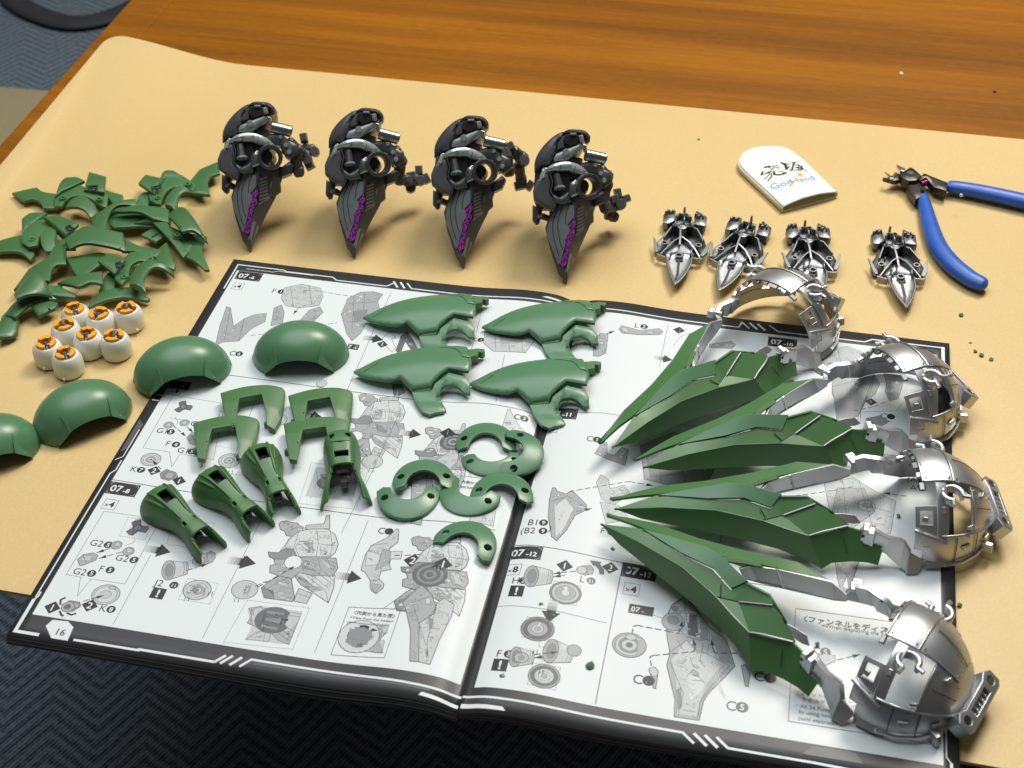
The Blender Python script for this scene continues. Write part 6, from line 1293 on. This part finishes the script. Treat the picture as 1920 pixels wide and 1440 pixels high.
npl('pivot_plate', 11, 6, 'steel', (1118, 290), (1190, 246), (1215, 258, 1), (1262, 300), (1235, 330, 1), (1180, 335), (1140, 318))
link('pivot_screw', revolve([(0, 0.5), (2.0, 0.5), (2.3, 0), (2.3, -1), (0, -1)], 18), MT['gun_s'], nip, N3(1190, 290, 11.4))
npl('jaw', 8.5, 3, 'steel', (1118, 285), (1140, 320), (1090, 335, 1), (1050, 325), (1012, 312), (1050, 312), (1075, 300), (1090, 280)); npl('jaw', 10, 2.4, 'bright', (1100, 230), (1160, 258), (1150, 275), (1125, 270), (1108, 250), h=0.3); npl('jaw_edge', 9.4, 1.6, 'bright', (1022, 275), (1075, 308), (1090, 285), (1098, 276), (1110, 292), (1078, 322), (1058, 318), h=0.2)
coil = []
for k in range(70):
    f = k/69; a = f*2*math.pi*7; c = Vector(N3(1258+52*f, 362-16*f, 6)); d_ = Vector((0.95, 0.3, 0)); n_ = Vector((-0.3, 0.95, 0)); coil.append(tuple(c+n_*1.9*math.cos(a)+Vector((0, 0, 1.9*math.sin(a)))))
link('spring', tube(coil, 0.42, 6), MT['pink'], nip); link('stop_screw', tube([N3(1272, 388, 8), N3(1276, 390, 10.5)], 1.3, 12), MT['bright'], nip)
link('grip_fleck', tube([N3(1515, 432, 11.2), N3(1522, 434, 11.8)], [1.1, 0.9], 8), MT['white'], nip)

# ------------------------------------------------------------------ pile of winged clips
def zw(q): return (q[0]/4.114, 290+q[1]/4.114)
def winged(label, parts, bosses=(), marks=(), slots=()):
    allp = [q for pt in parts for q in pt[3]]; cx = sum(q[0] for q in allp)/len(allp); cy = sum(q[1] for q in allp)/len(allp); o_ = P(*zw((cx, cy)), 0)
    t = thing('winged_clip', label, 'model part', (o_.x, o_.y, 0), group='pile of green winged clips')
    def loc(x, y, z): w = P(*zw((x, y)), z); return (w.x-o_.x, w.y-o_.y)
    for name, z, bend, pts, mat in parts:
        gx = sum(v[0] for v in pts)/len(pts); gy = sum(v[1] for v in pts)/len(pts); pts = [(gx+(v[0]-gx)*1.08, gy+(v[1]-gy)*1.10)+tuple(v[2:]) for v in pts]
        q = outl([loc(v[0], v[1], z+(bend[2] if len(bend) > 2 else 0))+tuple(v[2:]) for v in pts], 5)
        mx = sum(v[0] for v in q)/len(q); my = sum(v[1] for v in q)/len(q); sx = max(abs(v[0]-mx) for v in q); sy = max(abs(v[1]-my) for v in q)
        bx, by = bend[0]*1.5, bend[1]*1.4
        zf = lambda x, y: z+bx*(1-((x-mx)/sx)**2)+by*(1-((y-my)/sy)**2)
        link(name, plate(q, h=0.3, edge=1.0, thick=2.0, grid=1.7, zf=zf, smooth=45), MT[mat], t, bevel=0.2)
    for x, y, z in bosses:
        z += 0.9; l = loc(x, y, z); link('boss', revolve([(0, 0.6), (0.9, 0.6), (0.9, 1.6), (1.9, 1.6), (2.1, 1.2), (2.1, -1.5), (0, -1.5)], 16), MT['green'], t, (l[0], l[1], z))
        link('boss_line', tube([(l[0]+2.9*math.cos(a), l[1]+2.9*math.sin(a), z+0.3) for a in np.linspace(0, 2*math.pi, 17)], 0.25, 6), MT['green_d'], t)
    for x, y, z, a in marks:                              # printed angular mark below the clip slot
        z += 1.7; l = loc(x, y, z); R = Matrix.Rotation(a, 3, 'Z')
        for px_, py_, sx, sy in ((0, 1.6, 6.4, 1.0), (2.7, 0, 1.0, 3.8), (0.9, -1.5, 4.4, 1.0), (-2.7, -0.2, 1.0, 2.0), (-0.8, -0.2, 1.0, 1.6)):
            link('mark', boxm(sx, sy, 0.3, 1, tuple(Vector((l[0], l[1], z))+R @ Vector((px_, py_, 0))), R), MT['mark'], t)
    for x0, y0, x1, y1, z in slots:
        a, b_ = loc(x0, y0, z), loc(x1, y1, z); link('slot', tube([(a[0], a[1], z), (b_[0], b_[1], z)], 0.6, 6, flat=0.5), MT['mark'], t)
    return t
MT['green_p'] = plastic('pile_green_plastic', (0.056, 0.150, 0.050), 0.36)
G, GB = 'green_p', 'green'
winged('green winged clip at the far left of the pile, face up with long left blade', [
    ('blade', 3, (1.5, 0), [(105, 300), (290, 280), (335, 312, 1), (430, 325), (440, 420), (335, 425), (318, 392, 1), (262, 366, 1), (195, 376)], G), ('fin', 8, (0, 1), [(432, 318), (500, 200, 1), (590, 185), (648, 216), (560, 256), (480, 285)], G),
    ('arc_body', 5, (2, 0), [(435, 325), (480, 275), (560, 252), (640, 272), (660, 290), (800, 290), (822, 330), (805, 402), (742, 392), (700, 362, 1), (620, 345, 1), (540, 362, 1), (490, 415), (440, 412)], GB), ('clip', 9, (0, 1.5), [(690, 140), (815, 186), (800, 290), (656, 276)], G), ('small_blade', 4, (0, 1), [(805, 276), (945, 324), (948, 388), (890, 402), (832, 330)], G), ('saddle', 6, (3, 0), [(520, 440), (560, 382, 1), (640, 366, 1), (730, 410), (750, 450), (700, 490), (640, 452, 1)], G)],
    [(490, 345, 6.4), (765, 355, 6.4)], [(712, 252, 9.6, 0.25)], [(738, 175, 732, 228, 10.8)])
winged('green winged clip at the far right of the pile, its blade behind a dark unit', [
    ('clip', 9, (0, 1.5), [(1128, 165), (1252, 202), (1192, 300), (1078, 238)], G), ('fin', 8, (0, 1.5), [(1238, 188), (1285, 142, 1), (1340, 138), (1424, 190)], G), ('arc_body', 6, (2, 0), [(1160, 312), (1250, 232), (1290, 202), (1400, 196), (1500, 250), (1512, 302), (1400, 276, 1), (1312, 296, 1), (1266, 350, 1), (1250, 402), (1215, 396), (1170, 362)], GB),
    ('blade', 5, (2, 0), [(1468, 212), (1540, 130), (1682, 95), (1692, 172), (1612, 212, 1), (1622, 320), (1500, 312)], G), ('small_blade', 4, (0, 1), [(1035, 422), (1100, 312, 1), (1162, 300), (1142, 424)], GB), ('curl', 10, (4, 0), [(1290, 440), (1292, 342, 1), (1390, 302), (1505, 310), (1400, 362, 1), (1372, 470)], G)],
    [(1222, 345, 7.4), (1450, 240, 7.6)], [(1205, 255, 9.8, 0.55)], [(1165, 200, 1222, 222, 10.6)])
winged('green winged clip at the left edge of the pile, printed mark uppermost', [
    ('blade', 3, (2, 0), [(-30, 680), (80, 668), (170, 655), (262, 782), (232, 822), (150, 776, 1), (-20, 772)], G), ('fin', 6, (0, 2), [(175, 602), (180, 522), (250, 480, 1), (362, 480), (272, 542)], G), ('arc_body', 6, (2, 0), [(178, 645), (250, 562, 1), (345, 530), (422, 562), (505, 602), (560, 640), (470, 650), (400, 610, 1), (330, 640, 1), (300, 720), (240, 732), (190, 700)], GB),
    ('clip', 11, (0, 1.5), [(345, 502), (462, 482), (602, 556), (505, 626)], G), ('small_blade', 8, (1, 1), [(318, 640), (380, 580, 1), (440, 590), (425, 740), (350, 745, 1)], GB)],
    [(250, 665, 7.4)], [(535, 568, 12.0, -0.55)], [(455, 515, 520, 545, 12.6)])
winged('green winged clip lying back up across the middle of the pile', [
    ('saddle', 11, (4, 0), [(520, 682), (640, 622, 1), (705, 616), (940, 640), (952, 740), (800, 742, 1), (660, 742, 1), (562, 776)], G), ('right_blade', 9, (1, 0), [(945, 642), (1085, 722, 1), (1245, 742), (1195, 792), (1060, 760, 1), (952, 752)], G), ('left_blade', 6, (3, 0), [(128, 1032), (232, 882), (372, 842), (442, 722), (535, 690), (580, 772), (512, 780), (510, 880), (430, 902, 1), (392, 1002), (200, 1022)], G), ('edge_face', 5, (0, 0), [(128, 1032), (200, 1022), (232, 900)], GB)])
winged('green winged clip in the near middle of the pile, its hooked blade towards the booklet', [
    ('clip', 12, (0, 1.5), [(842, 765), (965, 830), (884, 914), (768, 842)], G), ('arc_body', 8, (2, 0), [(888, 882), (980, 802), (1005, 780), (1132, 780), (1222, 850), (1226, 884), (1092, 852, 1), (1022, 882, 1), (1002, 962), (952, 1022), (902, 972)], GB), ('blade', 7, (2, 0), [(1178, 770), (1290, 708), (1352, 862), (1340, 892), (1242, 884)], G), ('small_blade', 5, (0, 1), [(768, 1052), (832, 932, 1), (886, 920), (882, 1052), (800, 1072)], GB),
    ('curl', 8, (5, 0), [(1020, 972), (1060, 912, 1), (1180, 890), (1330, 922), (1330, 942), (1205, 942, 1), (1132, 1022, 1), (1142, 1110), (1022, 1060)], G), ('hooked_blade', 4, (2, 0), [(1140, 1112), (1030, 1052), (880, 1066), (800, 1082), (682, 1202), (822, 1152, 1), (960, 1126), (1120, 1126)], G),
    ('strut', 9, (0, 0), [(520, 800), (760, 760), (840, 775), (760, 850), (620, 950), (580, 900)], G)], [(960, 955, 9.4), (1165, 820, 9.4)], [(918, 852, 13.0, -0.75)], [(820, 808, 870, 832, 13.4)])
winged('green winged clip at the right of the pile with a drooping pointed tail', [
    ('saddle', 10, (5, 0), [(1290, 482), (1400, 470, 1), (1482, 542, 1), (1592, 672), (1500, 640, 1), (1420, 662), (1372, 600, 1)], G), ('bridge', 6, (2, 0), [(1270, 540), (1400, 620), (1520, 640), (1450, 770), (1330, 660)], 'green_d'), ('tail', 5, (2, 0), [(1418, 655), (1500, 640), (1594, 672), (1562, 762, 1), (1612, 892), (1582, 898), (1500, 840, 1), (1432, 808)], G), ('strip', 9, (2, 0), [(1050, 542), (1200, 520, 1), (1295, 562), (1440, 742), (1402, 782), (1332, 700, 1), (1180, 548)], G), ('clip', 6, (0, 1), [(1200, 560), (1302, 622), (1205, 672), (1098, 630)], GB)], [(1370, 630, 11)], (), [(1170, 630, 1225, 605, 8)])
winged('green winged clip across the back of the pile between the two upper ones', [
    ('blade', 11, (2, 0), [(724, 490), (872, 412, 1), (1035, 370), (1045, 412), (900, 432, 1), (842, 512, 1), (832, 610), (722, 622)], G), ('band', 12, (2, 0), [(890, 440), (1042, 420), (1290, 432), (1292, 520), (1180, 512), (1082, 472, 1), (960, 460)], G), ('back_band', 7, (1, 0), [(830, 440), (1040, 410), (1300, 440), (1290, 560), (1080, 560), (900, 570), (850, 540)], 'green_d')])
winged('green winged clip at the near left of the pile beside the white cups', [
    ('saddle', 10, (5, 0), [(128, 1122), (200, 1032, 1), (300, 1000, 1), (362, 1042), (392, 1092), (250, 1142, 1), (158, 1182)], G), ('bridge', 5, (3, 0), [(60, 1250), (120, 1170, 1), (330, 1080, 1), (470, 1040), (460, 1120), (260, 1190, 1), (140, 1290)], G), ('left_blade', 4, (2, 0), [(-20, 1432), (18, 1252), (120, 1180), (160, 1180), (132, 1372), (92, 1402)], G), ('strip', 7, (1, 0), [(345, 1010), (462, 1032), (582, 1082), (572, 1104), (382, 1092)], GB), ('band', 8, (3, 0), [(455, 992), (785, 950), (792, 1032), (702, 1030, 1), (622, 1060, 1), (562, 1042)], G), ('clip', 6, (0, 1.5), [(248, 1182), (352, 1130), (446, 1162), (425, 1202), (300, 1242)], G)], (), (), [(335, 1150, 385, 1195, 8.0)])
# ------------------------------------------------------------------ sprue crumbs
ch = [((1310, 262), 1.1, 'green', 0, 'tiny dark crumb on the mat left of the white cap'), ((1802, 592), 1.5, 'green', 0, 'small green crumb on the mat below the blue handle end'), ((1819, 642), 1.2, 'white', 0, 'tiny white crumb on the mat near three green crumbs'), ((1828, 660), 1.5, 'green', 0, 'dark green crumb left of the bluish one'), ((1841, 667), 1.6, 'green_b', 0, 'bluish green crumb between two green ones'), ((1858, 675), 1.4, 'green', 0, 'green crumb at the right end of the crumb line'),
      ((1014, 1136), 2.2, 'green', 3.6, 'green crumb beside the printed downward arrow'), ((1105, 1251), 2.4, 'green_b', 3.6, 'round green crumb at the right of step twelve'), ((941, 1271), 1.9, 'green_b', 3.6, 'green crumb below the printed exclamation mark'), ((1799, 1136), 1.6, 'green', 0.2, 'green crumb on the mat beside the right page edge'), ((1684, 968), 1.3, 'green', 3.6, 'green crumb on the page inside the second nearest silver dome'), ((1149, 1030), 1.1, 'grey_d', 3.6, 'dark crumb on the page below the nearest blade tips'), ((1532, 1209), 1.3, 'green', 3.6, 'green crumb beside the near link of the nearest binder'),
      ((1690, 139), 1.5, 'white', -2.0, 'pale speck on the bare wood'), ((1865, 172), 1.3, 'grey_d', -2.0, 'dark speck on the bare wood at the right')]
for c, r, mt, z, lab in ch:
    bm = bmesh.new(); bmesh.ops.create_icosphere(bm, subdivisions=1, radius=r*S)
    for v in bm.verts: v.co = Vector((v.co.x*random.uniform(0.6, 1.3), v.co.y*random.uniform(0.6, 1.2), v.co.z*0.55*random.uniform(0.6, 1.3)))
    w = P(*c, z); o = link('plastic_crumb', from_bm(bm, 25), MT[mt], None, (w.x, w.y, z+r*0.45), (random.uniform(-0.3, 0.3), random.uniform(-0.3, 0.3), random.uniform(0, 6))); tag(o, lab, 'crumb', 'plastic crumbs')
